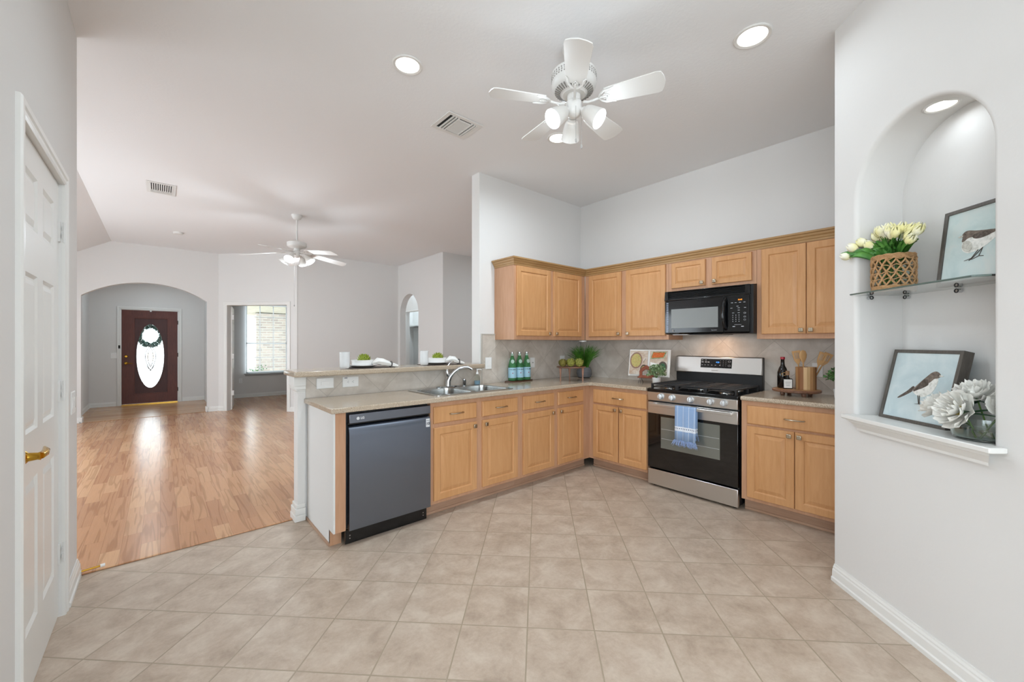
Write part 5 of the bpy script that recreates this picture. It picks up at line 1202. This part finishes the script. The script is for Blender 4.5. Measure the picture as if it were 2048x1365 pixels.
for z, a, b, f in ((.055, -.02, .018, 700), (.042, -.018, .015, 900), (.028, -.014, .012, 1500)): sq.tube([(a+(b-a)*i/30, -.0216, z+.004*math.sin(i*.9+f)*(1 if z > .05 else .6)) for i in range(31)], .0006, 4)
sq.build('script', M['ink'], lb_)
cr = thing('utensil_crock', 'round acacia stave crock holding wooden utensils on the wood slice', 'crock', (3.95, .875, zb_))
NS = 10; mats = [wood('stave_%s' % q, *c, (9, 9, .8), .4) for q, c in (('dark', ('8a5c38', '6f4526', '9c6e48')), ('mid', ('ad8358', '9a6f45', 'bf966a')), ('light', ('c9a77c', 'bb9868', 'd6b990')))]
mb = MB()
for k in range(NS):
    a0, a1 = 2*PI*k/NS, 2*PI*(k+1)/NS; mb.mat(mats[(0, 1, 2, 1, 0, 2, 1, 0, 1, 2)[k]])
    mb.loft([[(r*math.cos(a), r*math.sin(a), z) for r, a in ((.070, a0), (.072, (a0+a1)/2), (.070, a1), (.058, a1), (.058, a0))] for z in (.0, .182)])
mb.mat(mats[1]).lathe([(.058, 0), (.058, .01)], (0, 0, 0), NS); mb.build('staves', None, cr)
def utensil(kind, label, ang, lean, h, rot):
    t_ = thing(kind, label, kind.replace('_', ' '), (3.95+.02*math.cos(ang), .875+.02*math.sin(ang), zb_+.013), 0, 'wooden utensils in the crock')
    d = Vector((math.cos(ang)*lean, math.sin(ang)*lean, 1)).normalized(); t_.rotation_euler = (Vector((0, 0, 1)).rotation_difference(d).to_matrix() @ Matrix.Rotation(rot, 3, 'Z')).to_euler()
    MB().tube([(0, 0, 0), (0, 0, h*.66)], [.006, .005], 10).build('handle', M['bamboo'], t_, smooth=True)
    hs_ = h*.64
    if kind == 'wooden_spoon': MB().lathe([(.004, 0), (.014, .015), (.026, .045), (.028, .07), (.02, .095), (.004, .105)], (0, 0, hs_), 20, sy=.28).build('bowl', M['bamboo'], t_, smooth=True)
    else:
        holes = [rect(x-.0028, x+.0028, hs_+.045, hs_+.095) for x in ((-.012, 0, .012) if 'slot' in label or 'fork' in label else ())]
        MB().poly([(-.006, hs_), (.006, hs_), (.024, hs_+.035), (.030, hs_+.112), (-.030, hs_+.112), (-.024, hs_+.035)], holes, -.0025, .0025, nfn).build('blade', M['bamboo'], t_, bevel=.001)
utensil('wooden_spatula', 'slotted bamboo spatula with narrow slits, leftmost in the crock', rad(115), .16, .30, rad(-60))
utensil('wooden_spoon', 'round bamboo spoon in the middle of the crock', rad(160), .05, .315, rad(-50))
utensil('wooden_turner', 'slotted bamboo turner leaning right in the crock', rad(-75), .34, .30, rad(-62))
utensil('wooden_fork', 'bamboo fork leaning farthest right behind the turner', rad(-60), .50, .315, rad(-70))
# plant peeking out beside the niche wall
pp = thing('leafy_plant', 'small bushy green plant beside the niche wall on the right counter', 'plant', (3.97, .655, CT+.001))
MB().lathe([(.038, 0), (.045, .07), (.042, .07), (.001, .06)], (0, 0, 0), 24, cap1=False).build('pot', M['potwhite'], pp, smooth=True)
mb = MB(); bushy(mb, (0, 0, .155), .105, 420, .024, 18, .8); mb.build('foliage', M['shrub'], pp, fix=False); MB().tube([(0, 0, .06), (0, 0, .14)], .004, 6).build('stem', M['stem'], pp)
# ============================================================ BAR PLACE SETTINGS
BZ = 1.1555
def setting(xg, xp, xr, y, which):
    tl = thing('tumbler', 'clear ribbed plastic tumbler at the %s place setting' % which, 'glass', (xg, y-.02, BZ+.0035), 0, 'tumblers on the bar')
    MB().lathe([(.032, 0), (.036, .006)]+[(.039+.0007*(k % 2), .012+k*.008) for k in range(14)]+[(.041, .135), (.0385, .135)]+[(.036, .02), (.001, .012)], (0, 0, 0), 32, cap1=False).build('cup', M['tumbler'], tl, smooth=60)
    pmx = (xg+xr)/2+.04
    tag(MB().poly([(pmx-.20+.0, y-.115), (pmx+.18, y-.115), (pmx+.18, y+.145), (pmx-.20, y+.145)], [], BZ, BZ+.003, ident).build('placemat', M['mat_dark'], bevel=.001), 'thin dark placemat under the %s place setting' % which, 'placemat')
    ch = thing('dinner_plate', 'white plate with dark underside at the %s place setting' % which, 'plate', (xp, y+.03, BZ+.0035), 0, 'plates on the bar')
    MB().mat(M['mat_dark']).lathe([(.001, 0), (.075, 0), (.118, .016)], (0, 0, 0), 40, cap0=False, cap1=False).mat(M['white']).lathe([(.118, .016), (.122, .022), (.115, .021), (.075, .008), (.001, .006)], (0, 0, 0), 40, cap0=False, cap1=False).build('dish', None, ch, smooth=True)
    bw = thing('serving_bowl', 'white low bowl holding a green artichoke at the %s place setting' % which, 'bowl', (xp, y+.03, BZ+.0105), 0, 'bowls on the bar')
    MB().lathe([(.001, 0), (.05, 0), (.085, .014), (.098, .058), (.094, .058), (.08, .018), (.001, .008)], (0, 0, 0), 40, cap0=False, cap1=False).build('bowl_body', M['white'], bw, smooth=True)
    artichoke('green_artichoke', 'bright green artichoke in the bowl at the %s place setting' % which, Vector((xp+.01, y+.03, BZ+.024)), .048, 'artig', 'green artichokes on the bar', 4)
    nk = MB(); pts = [(xp+.05, y-.06, BZ+.045), (xp+.085, y-.075, BZ+.06), (xp+.12, y-.085, BZ+.052), (xr-.02, y-.095, BZ+.034), (xr, y-.098, BZ+.024), (xr+.02, y-.102, BZ+.021), (xr+.06, y-.108, BZ+.013)]
    rs = [.012, .034, .038, .026, .017, .02, .012]
    loops = []
    for i, p in enumerate(pts):
        L = []
        for j in range(24):
            a = 2*PI*j/24; rr_ = rs[i]*(1+.16*math.sin(6*a+i*.8)); L.append((p[0]+.15*rr_*math.sin(a), p[1]+rr_*math.cos(a), max(BZ+.004, p[2]+rr_*.75*math.sin(a))))
        loops.append(L)
    tag(nk.loft(loops).build('napkin', M['linen'], smooth=80), 'white linen napkin gathered through a ring at the %s place setting' % which, 'napkin', 'napkins on the bar')
    rg_ = []
    for i in range(33): a = 2*PI*i/32; rg_.append((xr+.003*math.sin(a), y-.098+.023*math.cos(a), BZ+.0275+.0225*math.sin(a)))
    tag(MB().tube(rg_, .0055, 8, 1.4).build('napkin_ring', M['ring'], smooth=True), 'dark woven napkin ring at the %s place setting' % which, 'napkin ring', 'napkin rings on the bar')
setting(1.155, 1.325, 1.525, 3.45, 'left'); setting(1.905, 2.075, 2.245, 3.47, 'right')
